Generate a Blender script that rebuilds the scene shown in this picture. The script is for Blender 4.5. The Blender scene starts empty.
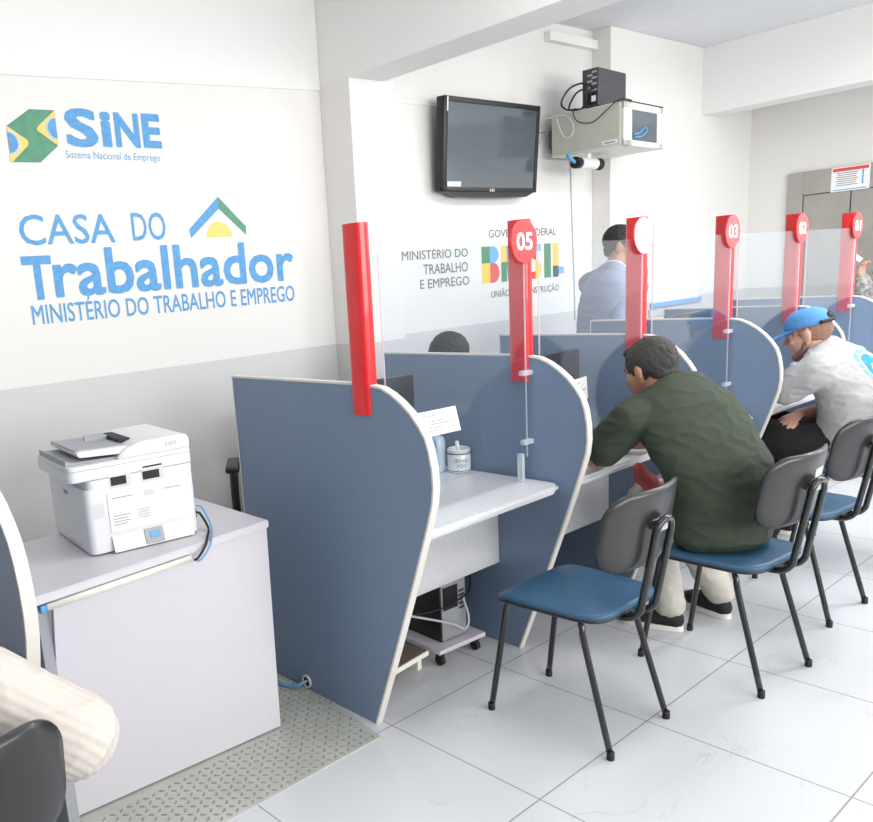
import bpy, bmesh, math, random
from mathutils import Vector, Matrix, noise
from mathutils.bvhtree import BVHTree
PI = math.pi
random.seed(7)
SC = bpy.context.scene
COL = SC.collection

# ---------------------------------------------------------------- camera
cam_data = bpy.data.cameras.new('camera')
cam = bpy.data.objects.new('camera', cam_data)
COL.objects.link(cam)
RX = Vector((0.77289647, -0.62985204, -0.07692499))      # image right
RD = Vector((-0.19323024, -0.11815639, -0.97401291))     # image down
RF = Vector((0.60439483, 0.76767538, -0.21302912))       # viewing direction
m = Matrix((RX, -RD, -RF)).transposed().to_4x4()
m.translation = Vector((-1.81111, -1.28929, 1.51088))
cam.matrix_world = m
cam_data.sensor_width = 36.0
cam_data.lens = 826.924 / 873 * 36.0
cam_data.shift_x = 138.552 / 873
cam_data.shift_y = 55.2685 / 873
cam_data.clip_start = 0.02
SC.camera = cam

# ---------------------------------------------------------------- light
SC.view_settings.view_transform = 'Standard'
SC.view_settings.look = 'None'
SC.view_settings.gamma = 1.0
SC.view_settings.use_curve_mapping = False
SC.view_settings.exposure = -0.03
world = bpy.data.worlds.new('daylight')
SC.world = world
world.use_nodes = True
wb = world.node_tree.nodes['Background']
wb.inputs[0].default_value = (0.93, 0.96, 1.0, 1)
wb.inputs[1].default_value = 0.6

def area(name, loc, aim, sx, sy, power, color=(1, 1, 1), spread=PI):
    d = bpy.data.lights.new(name, 'AREA')
    d.shape = 'RECTANGLE'; d.size = sx; d.size_y = sy; d.energy = power; d.color = color
    d.spread = spread
    o = bpy.data.objects.new(name, d)
    COL.objects.link(o)
    o.location = loc
    o.rotation_euler = (Vector(aim) - Vector(loc)).to_track_quat('-Z', 'Y').to_euler()
    return o
area('daylight_shopfront', (0.8, -4.45, 1.95), (0.8, 2.0, 1.0), 6.4, 1.5, 265, (1.0, 0.985, 0.96))
area('disc_glare_light', (6.27, -2.02, 2.02), (1.5, 0.5, 1.5), 0.62, 0.46, 20, (0.88, 0.94, 1.0))  # unseen window light, placed so the tilted pale disc catches its glare
area('unseen_ceiling_light', (0.4, 0.2, 2.95), (0.4, 0.2, 0), 1.4, 0.5, 20, (1.0, 0.98, 0.95))  # unseen overhead lights without fixtures, put in for top light
area('unseen_ceiling_light', (3.4, -0.2, 2.95), (3.4, -0.2, 0), 1.4, 0.5, 62, (0.96, 0.98, 1.0))
area('unseen_ceiling_light', (4.7, -1.6, 2.95), (4.7, -1.6, 0), 0.5, 1.4, 60, (0.95, 0.98, 1.0))  # unseen light added to brighten the far end of the room

# ---------------------------------------------------------------- materials
def srgb(r, g, b):
    f = lambda c: (c / 255) / 12.92 if c / 255 <= 0.04045 else ((c / 255 + 0.055) / 1.055) ** 2.4
    return (f(r), f(g), f(b), 1)

def mat(name, rgb, rough=0.5, metal=0.0, var=0.03, scale=30.0, bump=0.0, bscale=200.0, spec=0.5, coat=0.0):
    M = bpy.data.materials.new(name); M.use_nodes = True
    nt = M.node_tree; b = nt.nodes['Principled BSDF']
    c = srgb(*rgb)
    b.inputs['Roughness'].default_value = rough
    b.inputs['Metallic'].default_value = metal
    b.inputs['Specular IOR Level'].default_value = spec
    b.inputs['Coat Weight'].default_value = coat
    tc = nt.nodes.new('ShaderNodeTexCoord')
    n = nt.nodes.new('ShaderNodeTexNoise'); n.inputs['Scale'].default_value = scale
    n.inputs['Detail'].default_value = 4
    nt.links.new(tc.outputs['Object'], n.inputs['Vector'])
    r = nt.nodes.new('ShaderNodeValToRGB')
    r.color_ramp.elements[0].position = 0.3; r.color_ramp.elements[1].position = 0.7
    r.color_ramp.elements[0].color = tuple(x * (1 - var) for x in c[:3]) + (1,)
    r.color_ramp.elements[1].color = tuple(min(1, x * (1 + var)) for x in c[:3]) + (1,)
    nt.links.new(n.outputs[0], r.inputs[0]); nt.links.new(r.outputs[0], b.inputs['Base Color'])
    if bump:
        n2 = nt.nodes.new('ShaderNodeTexNoise'); n2.inputs['Scale'].default_value = bscale
        n2.inputs['Detail'].default_value = 3
        nt.links.new(tc.outputs['Object'], n2.inputs['Vector'])
        bp = nt.nodes.new('ShaderNodeBump'); bp.inputs['Strength'].default_value = bump
        bp.inputs['Distance'].default_value = 0.01
        nt.links.new(n2.outputs[0], bp.inputs['Height']); nt.links.new(bp.outputs[0], b.inputs['Normal'])
    return M

def floor_mat():
    M = bpy.data.materials.new('marble_tile'); M.use_nodes = True
    nt = M.node_tree; b = nt.nodes['Principled BSDF']; N = nt.nodes.new; L = nt.links.new
    g = N('ShaderNodeNewGeometry')
    br = N('ShaderNodeTexBrick'); br.offset = 0.0; br.squash = 1.0
    br.inputs['Scale'].default_value = 1.0
    br.inputs['Brick Width'].default_value = 0.6; br.inputs['Row Height'].default_value = 0.6
    br.inputs['Mortar Size'].default_value = 0.0028; br.inputs['Mortar Smooth'].default_value = 0.2
    br.inputs['Bias'].default_value = 0
    L(g.outputs['Position'], br.inputs['Vector'])
    # grey veins: thin bands of a distorted noise
    mp = N('ShaderNodeMapping'); mp.inputs['Rotation'].default_value = (0, 0, 0.6)
    mp.inputs['Scale'].default_value = (0.8, 2.2, 1)
    L(g.outputs['Position'], mp.inputs['Vector'])
    n = N('ShaderNodeTexNoise'); n.inputs['Scale'].default_value = 1.5; n.inputs['Detail'].default_value = 7
    n.inputs['Distortion'].default_value = 1.1
    L(mp.outputs[0], n.inputs['Vector'])
    r = N('ShaderNodeValToRGB'); e = r.color_ramp.elements
    e[0].position = 0.492; e[0].color = (0, 0, 0, 1)
    e[1].position = 0.503; e[1].color = (0, 0, 0, 1)
    k = e.new(0.4975); k.color = (1, 1, 1, 1)
    L(n.outputs[0], r.inputs[0])
    n3 = N('ShaderNodeTexNoise'); n3.inputs['Scale'].default_value = 2.2; n3.inputs['Detail'].default_value = 3
    L(g.outputs['Position'], n3.inputs['Vector'])
    mr = N('ShaderNodeMapRange'); mr.inputs[1].default_value = 0.45; mr.inputs[2].default_value = 0.7
    L(n3.outputs[0], mr.inputs[0])
    mu = N('ShaderNodeMath'); mu.operation = 'MULTIPLY'
    L(r.outputs[0], mu.inputs[0]); L(mr.outputs[0], mu.inputs[1])
    mx = N('ShaderNodeMix'); mx.data_type = 'RGBA'
    mx.inputs['A'].default_value = srgb(206, 208, 211); mx.inputs['B'].default_value = srgb(180, 178, 178)
    L(mu.outputs[0], mx.inputs['Factor'])
    m2 = N('ShaderNodeMix'); m2.data_type = 'RGBA'
    m2.inputs['B'].default_value = srgb(150, 150, 152)
    L(br.outputs['Fac'], m2.inputs['Factor']); L(mx.outputs['Result'], m2.inputs['A'])
    L(m2.outputs['Result'], b.inputs['Base Color'])
    b.inputs['Roughness'].default_value = 0.22
    b.inputs['Specular IOR Level'].default_value = 0.4
    return M

def wall_mat():
    M = bpy.data.materials.new('painted_wall'); M.use_nodes = True
    nt = M.node_tree; b = nt.nodes['Principled BSDF']; N = nt.nodes.new; L = nt.links.new
    g = N('ShaderNodeNewGeometry'); s = N('ShaderNodeSeparateXYZ'); L(g.outputs['Position'], s.inputs[0])
    gt = N('ShaderNodeMath'); gt.operation = 'GREATER_THAN'; gt.inputs[1].default_value = 1.168
    L(s.outputs[2], gt.inputs[0])
    mx = N('ShaderNodeMix'); mx.data_type = 'RGBA'
    mx.inputs['A'].default_value = srgb(212, 211, 210); mx.inputs['B'].default_value = srgb(235, 233, 229)
    L(gt.outputs[0], mx.inputs['Factor']); L(mx.outputs['Result'], b.inputs['Base Color'])
    n2 = N('ShaderNodeTexNoise'); n2.inputs['Scale'].default_value = 60; n2.inputs['Detail'].default_value = 4
    L(g.outputs['Position'], n2.inputs['Vector'])
    bp = N('ShaderNodeBump'); bp.inputs['Strength'].default_value = 0.06; bp.inputs['Distance'].default_value = 0.01
    L(n2.outputs[0], bp.inputs['Height']); L(bp.outputs[0], b.inputs['Normal'])
    b.inputs['Roughness'].default_value = 0.6
    return M

def acrylic_mat():
    M = bpy.data.materials.new('clear_acrylic'); M.use_nodes = True
    nt = M.node_tree; N = nt.nodes.new; L = nt.links.new
    nt.nodes.remove(nt.nodes['Principled BSDF']); out = nt.nodes['Material Output']
    t = N('ShaderNodeBsdfTransparent'); t.inputs[0].default_value = (0.93, 0.955, 0.975, 1)
    gl = N('ShaderNodeBsdfGlossy'); gl.inputs['Roughness'].default_value = 0.02
    gl.inputs[0].default_value = (0.95, 0.97, 1.0, 1)
    lw = N('ShaderNodeLayerWeight'); lw.inputs['Blend'].default_value = 0.5
    pw_ = N('ShaderNodeMath'); pw_.operation = 'POWER'; pw_.inputs[1].default_value = 4.0
    L(lw.outputs['Facing'], pw_.inputs[0])
    mr = N('ShaderNodeMapRange'); mr.inputs[3].default_value = 0.022; mr.inputs[4].default_value = 0.7
    L(pw_.outputs[0], mr.inputs[0])
    n = N('ShaderNodeTexNoise'); n.inputs['Scale'].default_value = 2.0
    tc = N('ShaderNodeTexCoord'); L(tc.outputs['Object'], n.inputs['Vector'])
    bp = N('ShaderNodeBump'); bp.inputs['Strength'].default_value = 0.05; L(n.outputs[0], bp.inputs['Height'])
    L(bp.outputs[0], gl.inputs['Normal'])
    mx = N('ShaderNodeMixShader'); L(mr.outputs[0], mx.inputs[0]); L(t.outputs[0], mx.inputs[1]); L(gl.outputs[0], mx.inputs[2])
    d = N('ShaderNodeBsdfDiffuse'); d.inputs[0].default_value = (0.8, 0.86, 0.95, 1)
    m2 = N('ShaderNodeMixShader'); m2.inputs[0].default_value = 0.010
    L(mx.outputs[0], m2.inputs[1]); L(d.outputs[0], m2.inputs[2]); L(m2.outputs[0], out.inputs[0])
    return M

def edge_acrylic():
    X = bpy.data.materials.new('glint_white_acrylic'); X.use_nodes = True
    nt = X.node_tree; nt.nodes.remove(nt.nodes['Principled BSDF']); N = nt.nodes.new
    t = N('ShaderNodeBsdfTransparent'); t.inputs[0].default_value = (0.95, 0.97, 0.99, 1)
    d = N('ShaderNodeBsdfDiffuse'); d.inputs[0].default_value = (0.86, 0.89, 0.92, 1)
    m_ = N('ShaderNodeMixShader'); m_.inputs[0].default_value = 0.45  # white mixed into the colour for the glint of lit acrylic
    nt.links.new(t.outputs[0], m_.inputs[1]); nt.links.new(d.outputs[0], m_.inputs[2]); nt.links.new(m_.outputs[0], nt.nodes['Material Output'].inputs[0])
    return X
M = {}
M['acrylic_edge'] = edge_acrylic()
M['wall'] = wall_mat()
M['white_paint'] = mat('white_paint', (240, 239, 237), 0.6, var=0.004)
M['ceiling'] = mat('ceiling_paint', (226, 228, 232), 0.7)
M['floor'] = floor_mat()
M['blue_panel'] = mat('blue_laminate', (116, 135, 160), 0.42, var=0.10, scale=400)
M['edge'] = mat('beige_edge_band', (218, 214, 206), 0.45)
M['red'] = mat('red_enamel', (226, 28, 36), 0.28, var=0.02, coat=0.3)
M['red_disc'] = mat('red_sign', (226, 52, 52), 0.3, coat=0.3)
M['white_letter'] = mat('white_lettering', (250, 246, 240), 0.5)
M['worktop'] = mat('light_grey_laminate', (214, 215, 218), 0.35)
M['cab_white'] = mat('white_laminate', (206, 203, 209), 0.4, var=0.01)
M['trunk'] = mat('cream_plastic', (238, 236, 224), 0.4)
M['acrylic'] = acrylic_mat()
M['black_metal'] = mat('black_enamel_tube', (26, 28, 30), 0.25, coat=0.3)
M['chrome'] = mat('worn_chrome', (190, 190, 190), 0.2, metal=1.0)
M['seat_blue'] = mat('blue_vinyl', (46, 84, 114), 0.42, var=0.10, scale=18, bump=0.05, bscale=300)
M['back_black'] = mat('charcoal_vinyl', (38, 38, 40), 0.34, var=0.10, scale=12, coat=0.15)
M['black_plastic'] = mat('black_plastic', (26, 27, 30), 0.4)
M['screen'] = mat('dark_screen_glass', (78, 88, 96), 0.12, var=0.01, coat=0.5)
M['dark_grey'] = mat('dark_grey_metal', (66, 68, 74), 0.4)
M['rack'] = mat('grey_green_steel', (196, 198, 184), 0.45)
M['rack_white'] = mat('pale_steel', (222, 221, 212), 0.45)
M['steel'] = mat('brushed_steel', (172, 168, 162), 0.38, metal=0.35, var=0.05, scale=8)
M['steel_dark'] = mat('dark_gap', (70, 68, 66), 0.6)
M['galv'] = mat('galvanised_steel', (176, 178, 180), 0.35, metal=0.6)
M['printer'] = mat('printer_white', (222, 222, 224), 0.45, var=0.01)
M['printer_grey'] = mat('printer_grey', (158, 160, 166), 0.5)
M['vent'] = mat('shallow_grey', (205, 206, 209), 0.6)
M['dark'] = mat('deep_black', (18, 18, 20), 0.6)
M['cable_blue'] = mat('blue_cable', (96, 160, 206), 0.5)
M['cable_black'] = mat('black_cable', (24, 24, 26), 0.5)
M['cable_grey'] = mat('grey_cable', (198, 200, 206), 0.5)
M['plate'] = mat('checker_steel', (186, 188, 180), 0.45, metal=0.15, var=0.10, scale=6)
M['plate_lug'] = mat('worn_lug_steel', (142, 143, 136), 0.4, metal=0.15)
M['paper'] = mat('white_paper', (244, 244, 243), 0.7)
M['print'] = mat('grey_print', (150, 150, 158), 0.7)
M['ink_blue'] = mat('wall_blue_paint', (92, 160, 214), 0.6, var=0.12, scale=40)
M['ink_green'] = mat('wall_green_paint', (92, 152, 122), 0.6, var=0.10, scale=30)
M['ink_yellow'] = mat('wall_yellow_paint', (250, 214, 122), 0.6, var=0.06)
M['ink_pale'] = mat('wall_pale_paint', (196, 206, 220), 0.6)
M['ink_grey'] = mat('wall_grey_lettering', (112, 114, 116), 0.6)
M['b_green'] = mat('logo_green', (70, 140, 92), 0.6)
M['b_blue'] = mat('logo_blue', (110, 176, 226), 0.6)
M['b_yellow'] = mat('logo_yellow', (246, 206, 80), 0.6)
M['b_red'] = mat('logo_red', (228, 84, 84), 0.6)
M['b_dark'] = mat('logo_dark', (52, 64, 84), 0.6)
M['wood'] = mat('brown_board', (120, 104, 90), 0.6, var=0.15, scale=10)
M['skin_tan'] = mat('tan_skin', (178, 130, 104), 0.55, var=0.06, scale=25)
M['skin_light'] = mat('light_skin', (212, 166, 142), 0.55, var=0.06, scale=25)
M['hair_grey'] = mat('greying_black_hair', (58, 56, 54), 0.6, var=0.45, scale=160, bump=0.8, bscale=220)
M['shaved'] = mat('shaved_hair', (142, 108, 92), 0.7, var=0.12, scale=200)
M['hair_black'] = mat('black_hair', (34, 30, 29), 0.5, var=0.3, scale=120, bump=0.6, bscale=200)
M['tee_green'] = mat('olive_green_cotton', (54, 63, 50), 0.85, var=0.05, scale=12, bump=0.25, bscale=14)
M['tee_grey'] = mat('heather_grey_cotton', (170, 170, 170), 0.85, var=0.04, scale=90, bump=0.25, bscale=14)
M['trouser_beige'] = mat('pale_khaki_cotton', (192, 188, 178), 0.85, bump=0.3, bscale=22)
M['trouser_black'] = mat('black_cotton', (22, 22, 24), 0.85, bump=0.2, bscale=20)
M['blazer'] = mat('blue_grey_suiting', (150, 156, 178), 0.8, var=0.03, bump=0.25, bscale=12)
M['shirt_pale'] = mat('pale_blue_cotton', (196, 206, 222), 0.8)
M['cap_blue'] = mat('blue_cap_cotton', (84, 146, 204), 0.8, var=0.08, scale=50, bump=0.2, bscale=120)
M['sole'] = mat('white_rubber', (232, 230, 224), 0.5)
M['shoe'] = mat('black_canvas', (22, 22, 24), 0.7)
M['eye_white'] = mat('eye_white', (230, 228, 224), 0.3)
M['iris'] = mat('dark_iris', (40, 28, 22), 0.2)
M['lip'] = mat('lip', (168, 104, 92), 0.5)
M['print_sweater'] = mat('grey_print_knit', (170, 168, 166), 0.9, var=0.55, scale=38)
M['emblem_teal'] = mat('print_teal', (108, 204, 218), 0.8)
M['emblem_blue'] = mat('print_blue', (36, 132, 208), 0.8)
M['clear_bottle'] = mat('clear_blue_gel', (198, 212, 218), 0.1)
M['ceramic'] = mat('white_ceramic', (240, 239, 236), 0.2, coat=0.4)
M['maroon'] = mat('dusty_red_cloth', (172, 76, 80), 0.8)

def sweater_mat():
    X = bpy.data.materials.new('ribbed_cream_knit'); X.use_nodes = True
    nt = X.node_tree; b = nt.nodes['Principled BSDF']
    b.inputs['Base Color'].default_value = srgb(204, 197, 189); b.inputs['Roughness'].default_value = 0.9
    return X
M['sweater'] = sweater_mat()

# ---------------------------------------------------------------- helpers
def link_mesh(name, bm, material, parent=None, smooth=False, loc=None):
    me = bpy.data.meshes.new(name)
    bm.normal_update()
    bm.to_mesh(me); bm.free()
    ms = material if isinstance(material, (list, tuple)) else [material]
    for x in ms: me.materials.append(x)
    if smooth:
        for p in me.polygons: p.use_smooth = True
        if smooth == 'auto':
            me.set_sharp_from_angle(angle=math.radians(38))
    o = bpy.data.objects.new(name, me)
    COL.objects.link(o)
    if parent is not None: o.parent = parent
    if loc is not None: o.location = loc
    return o

def tag(o, label=None, cat=None, group=None, kind=None):
    if label: o['label'] = label
    if cat: o['category'] = cat
    if group: o['group'] = group
    if kind: o['kind'] = kind
    return o

def thing(name, label, cat, loc=(0, 0, 0), rz=0.0, group=None):
    o = bpy.data.objects.new(name, None)
    o.empty_display_size = 0.1
    COL.objects.link(o)
    o.location = loc; o.rotation_euler = (0, 0, rz)
    return tag(o, label, cat, group)

def dup(root, label=None, group=None):
    def rec(o, par):
        c = o.copy(); COL.objects.link(c)
        if par is not None: c.parent = par
        for ch in list(o.children): rec(ch, c)
        return c
    c = rec(root, None)
    if label: c['label'] = label
    if group: c['group'] = group
    return c

def merge(dst, src, mi=0):
    vs = [dst.verts.new(v.co) for v in src.verts]
    src.verts.index_update()
    for f in src.faces:
        try:
            nf = dst.faces.new([vs[v.index] for v in f.verts]); nf.material_index = mi; nf.smooth = f.smooth
        except ValueError: pass
    src.free()

def BM(): return bmesh.new()

def box(bm, c, s, bev=0.0, rz=0.0, rx=0.0, ry=0.0, seg=2, mi=0):
    t = bmesh.new()
    bmesh.ops.create_cube(t, size=1.0)
    bmesh.ops.scale(t, vec=Vector(s), verts=t.verts)
    if bev: bmesh.ops.bevel(t, geom=t.edges[:], offset=bev, segments=seg, affect='EDGES', profile=0.5)
    R = Matrix.Rotation(rz, 4, 'Z') @ Matrix.Rotation(ry, 4, 'Y') @ Matrix.Rotation(rx, 4, 'X')
    bmesh.ops.transform(t, matrix=Matrix.Translation(Vector(c)) @ R, verts=t.verts)
    merge(bm, t, mi)
    return bm

def box2(bm, lo, hi, bev=0.0, seg=2, mi=0):
    lo = Vector(lo); hi = Vector(hi)
    return box(bm, (lo + hi) / 2, hi - lo, bev, seg=seg, mi=mi)

def prism(bm, poly, axis, a, b, mi=0):
    """extrude a 2D polygon along an axis from a to b"""
    def P(u, v, w): return {'x': (w, u, v), 'y': (u, w, v), 'z': (u, v, w)}[axis]
    t = bmesh.new()
    A = [t.verts.new(P(u, v, a)) for u, v in poly]
    B = [t.verts.new(P(u, v, b)) for u, v in poly]
    n = len(poly)
    t.faces.new(A); t.faces.new(B)
    for i in range(n): t.faces.new([A[i], A[(i + 1) % n], B[(i + 1) % n], B[i]])
    bmesh.ops.recalc_face_normals(t, faces=t.faces[:])
    merge(bm, t, mi)
    return bm

def smooth_path(pts, n=6, closed=False):
    pts = [Vector(p) for p in pts]
    if len(pts) < 3 or n <= 1: return pts
    out = []; N = len(pts)
    rng = range(N if closed else N - 1)
    for i in rng:
        p0 = pts[(i - 1) % N] if closed or i > 0 else pts[0] * 2 - pts[1]
        p1 = pts[i]; p2 = pts[(i + 1) % N]
        p3 = pts[(i + 2) % N] if closed or i + 2 < N else pts[-1] * 2 - pts[-2]
        for k in range(n):
            t = k / n
            out.append(0.5 * ((2 * p1) + (p2 - p0) * t + (2 * p0 - 5 * p1 + 4 * p2 - p3) * t * t + (3 * p1 - p0 - 3 * p2 + p3) * t ** 3))
    if not closed: out.append(pts[-1])
    return out

def tube(bm, pts, r, seg=8, n=6, mi=0):
    P = smooth_path(pts, n)
    t = bmesh.new()
    rings = []
    up = None
    for i, p in enumerate(P):
        d = (P[min(i + 1, len(P) - 1)] - P[max(i - 1, 0)])
        if d.length < 1e-9: d = Vector((0, 0, 1))
        d.normalize()
        if up is None: up = d.orthogonal().normalized()
        up = (up - d * up.dot(d))
        if up.length < 1e-6: up = d.orthogonal()
        up.normalize()
        sd = d.cross(up)
        rr = r[min(i, len(r) - 1)] if isinstance(r, list) else r
        rings.append([t.verts.new(p + (up * math.cos(a) + sd * math.sin(a)) * rr) for a in [2 * PI * k / seg for k in range(seg)]])
    for A, B in zip(rings, rings[1:]):
        for k in range(seg):
            t.faces.new([A[k], A[(k + 1) % seg], B[(k + 1) % seg], B[k]])
    t.faces.new(rings[0][::-1]); t.faces.new(rings[-1])
    for f in t.faces: f.smooth = True
    bmesh.ops.recalc_face_normals(t, faces=t.faces[:])
    merge(bm, t, mi)
    return bm

def lathe(bm, prof, c=(0, 0, 0), seg=24, axis='z', mi=0):
    t = bmesh.new(); rings = []
    for r, h in prof:
        ring = []
        for k in range(seg):
            a = 2 * PI * k / seg
            q = {'z': (r * math.cos(a), r * math.sin(a), h), 'y': (r * math.cos(a), h, r * math.sin(a)),
                 'x': (h, r * math.cos(a), r * math.sin(a))}[axis]
            ring.append(t.verts.new(Vector(q) + Vector(c)))
        rings.append(ring)
    for A, B in zip(rings, rings[1:]):
        for k in range(seg): t.faces.new([A[k], A[(k + 1) % seg], B[(k + 1) % seg], B[k]])
    t.faces.new(rings[0]); t.faces.new(rings[-1])
    bmesh.ops.recalc_face_normals(t, faces=t.faces[:])
    merge(bm, t, mi)
    return bm

def text_mesh(body, bold=0.0):
    cu = bpy.data.curves.new('t', 'FONT'); cu.body = body; cu.offset = bold; cu.resolution_u = 3
    o = bpy.data.objects.new('t', cu); COL.objects.link(o)
    dg = bpy.context.evaluated_depsgraph_get()
    me = bpy.data.meshes.new_from_object(o.evaluated_get(dg))
    bpy.data.objects.remove(o); bpy.data.curves.remove(cu)
    return me

def text(name, body, x0, x1, z0, z1, y, material, parent=None, bold=0.0, slant=0.0, facing='-y', thick=0.0012):
    """lettering fitted into a rectangle of a wall (facing -y) or of a face looking to -x; bold strokes are several passes of paint"""
    me = text_mesh(body)
    xs = [v.co.x for v in me.vertices]; ys = [v.co.y for v in me.vertices]
    r = bold * 1.15
    a, b, c, d = min(xs) - r, max(xs) + r, min(ys) - r, max(ys) + r
    t = bmesh.new()
    n = 12 if bold > 0.02 else (6 if bold > 0 else 0)
    shifts = [(0, 0)] + [(r * max(-1, min(1, 1.42 * math.cos(2 * PI * k / n))), r * max(-1, min(1, 1.42 * math.sin(2 * PI * k / n)))) for k in range(n)]
    for k, (sx, sy) in enumerate(shifts):
        off = thick * (0.5 + 0.5 * k / max(1, n))
        vs = []
        for v in me.vertices:
            u = (v.co.x + sx - a) / (b - a); w = (v.co.y + sy - c) / (d - c)
            X = x0 + (x1 - x0) * u + slant * (w - 0.5); Z = z0 + (z1 - z0) * w
            vs.append(t.verts.new((X, y - off, Z) if facing == '-y' else (y - off, -X, Z)))
        for p in me.polygons:
            try: t.faces.new([vs[i] for i in p.vertices])
            except ValueError: pass
    want = Vector((0, -1, 0)) if facing == '-y' else Vector((-1, 0, 0))
    t.normal_update()
    for f in t.faces:
        if f.normal.dot(want) < 0: f.normal_flip()
    bpy.data.meshes.remove(me)
    return link_mesh(name, t, material, parent)

def text_words(name, body, x0, x1, z0, z1, y, material, parent, bold=0.0):
    """one child per word, spaced as in the whole line"""
    def ext(s_):
        me = text_mesh(s_); X = [v.co.x for v in me.vertices]; Y = [v.co.y for v in me.vertices]
        bpy.data.meshes.remove(me); return min(X), max(X), min(Y), max(Y)
    a, b, c, d = ext(body); pre = ''
    fx = lambda q: x0 + (x1 - x0) * (q - a) / (b - a)
    fz = lambda q: z0 + (z1 - z0) * (q - c) / (d - c)
    for w_ in body.split(' '):
        pre = (pre + ' ' + w_).strip()
        e1 = ext(pre)[1]; wa, wb, wc, wd = ext(w_)
        text(name, w_, fx(e1 - (wb - wa)), fx(e1), fz(wc), fz(wd), y, material, parent, bold)

def fuse(name, bm, material, parent=None, voxel=0.007, it=4, disp=None, keep=False):
    """one continuous skin over overlapping closed shapes"""
    me = bpy.data.meshes.new(name); bm.to_mesh(me); bm.free()
    o = bpy.data.objects.new(name, me); COL.objects.link(o)
    rm = o.modifiers.new('r', 'REMESH'); rm.mode = 'VOXEL'; rm.voxel_size = voxel; rm.use_smooth_shade = True
    if it:
        sm = o.modifiers.new('s', 'SMOOTH'); sm.factor = 0.5; sm.iterations = it
    dg = bpy.context.evaluated_depsgraph_get()
    me2 = bpy.data.meshes.new_from_object(o.evaluated_get(dg))
    bpy.data.objects.remove(o); bpy.data.meshes.remove(me)
    me2.name = name
    if disp:
        co = [(v.co.copy(), v.normal.copy()) for v in me2.vertices]
        for v, (c, n) in zip(me2.vertices, co): v.co = c + n * disp(c, n)
    for p in me2.polygons: p.use_smooth = True
    me2.materials.clear()
    me2.materials.append(material)
    o = bpy.data.objects.new(name, me2); COL.objects.link(o)
    if parent is not None: o.parent = parent
    return o

def ell(bm, c, r, R=None, seg=16):
    t = bmesh.new()
    bmesh.ops.create_uvsphere(t, u_segments=seg, v_segments=max(6, seg // 2 + 2), radius=1.0)
    bmesh.ops.scale(t, vec=Vector(r), verts=t.verts)
    mm = Matrix.Translation(Vector(c)) @ (R.to_4x4() if R is not None else Matrix.Identity(4))
    bmesh.ops.transform(t, matrix=mm, verts=t.verts)
    merge(bm, t)
    return bm

def loft(bm, pts, rads, sides=None, seg=14, n=5, cap=True, rib=None):
    """limb or trunk: ellipse sections (a along side, b across) along a smooth path"""
    K = len(pts)
    P = smooth_path(pts, n) if K > 2 else [Vector(pts[0]).lerp(Vector(pts[1]), k / n) for k in range(n + 1)]
    m_ = len(P)
    rads = [r if isinstance(r, tuple) else (r, r) for r in rads]
    def at(arr, f):
        i = min(int(f), K - 2); t = f - i
        if isinstance(arr[0], tuple): return tuple(x * (1 - t) + y * t for x, y in zip(arr[i], arr[i + 1]))
        return (Vector(arr[i]) * (1 - t) + Vector(arr[i + 1]) * t)
    rings = []; t_ = bmesh.new(); up = None
    data = []
    for i, p in enumerate(P):
        f = i / (m_ - 1) * (K - 1)
        d = (P[min(i + 1, m_ - 1)] - P[max(i - 1, 0)]).normalized()
        a, b = at(rads, f)
        if sides is not None:
            s = at([Vector(x) for x in sides], f)
        else:
            s = d.orthogonal() if up is None else up
        s = (s - d * s.dot(d)).normalized(); up = s
        data.append((p, d, s, a, b))
    ex = []
    if cap:
        p, d, s, a, b = data[0]; r0 = min(a, b)
        ex += [(p - d * r0 * math.sin(q), d, s, a * math.cos(q), b * math.cos(q)) for q in (1.35, 0.95, 0.5)]
    ex += data
    if cap:
        p, d, s, a, b = data[-1]; r0 = min(a, b)
        ex += [(p + d * r0 * math.sin(q), d, s, a * math.cos(q), b * math.cos(q)) for q in (0.5, 0.95, 1.35)]
    for p, d, s, a, b in ex:
        w = d.cross(s)
        g = (lambda q: 1 + rib[1] * math.cos(rib[0] * q)) if rib else (lambda q: 1.0)
        rings.append([t_.verts.new(p + (s * math.cos(q) * a + w * math.sin(q) * b) * g(q)) for q in [2 * PI * k / seg for k in range(seg)]])
    for A, B in zip(rings, rings[1:]):
        for k in range(seg): t_.faces.new([A[k], A[(k + 1) % seg], B[(k + 1) % seg], B[k]])
    t_.faces.new(rings[0][::-1]); t_.faces.new(rings[-1])
    bmesh.ops.recalc_face_normals(t_, faces=t_.faces[:])
    merge(bm, t_)
    return bm

# ---------------------------------------------------------------- the setting
YW = 2.30          # wall with the painted signs
YF = 2.152         # wall beyond the second pillar, pillar fronts
XE = 6.29          # wall with the lift
ZC = 3.12
def struct(name, bm, material, smooth=False):
    o = link_mesh(name, bm, material, None, smooth); o['kind'] = 'structure'; return o

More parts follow.
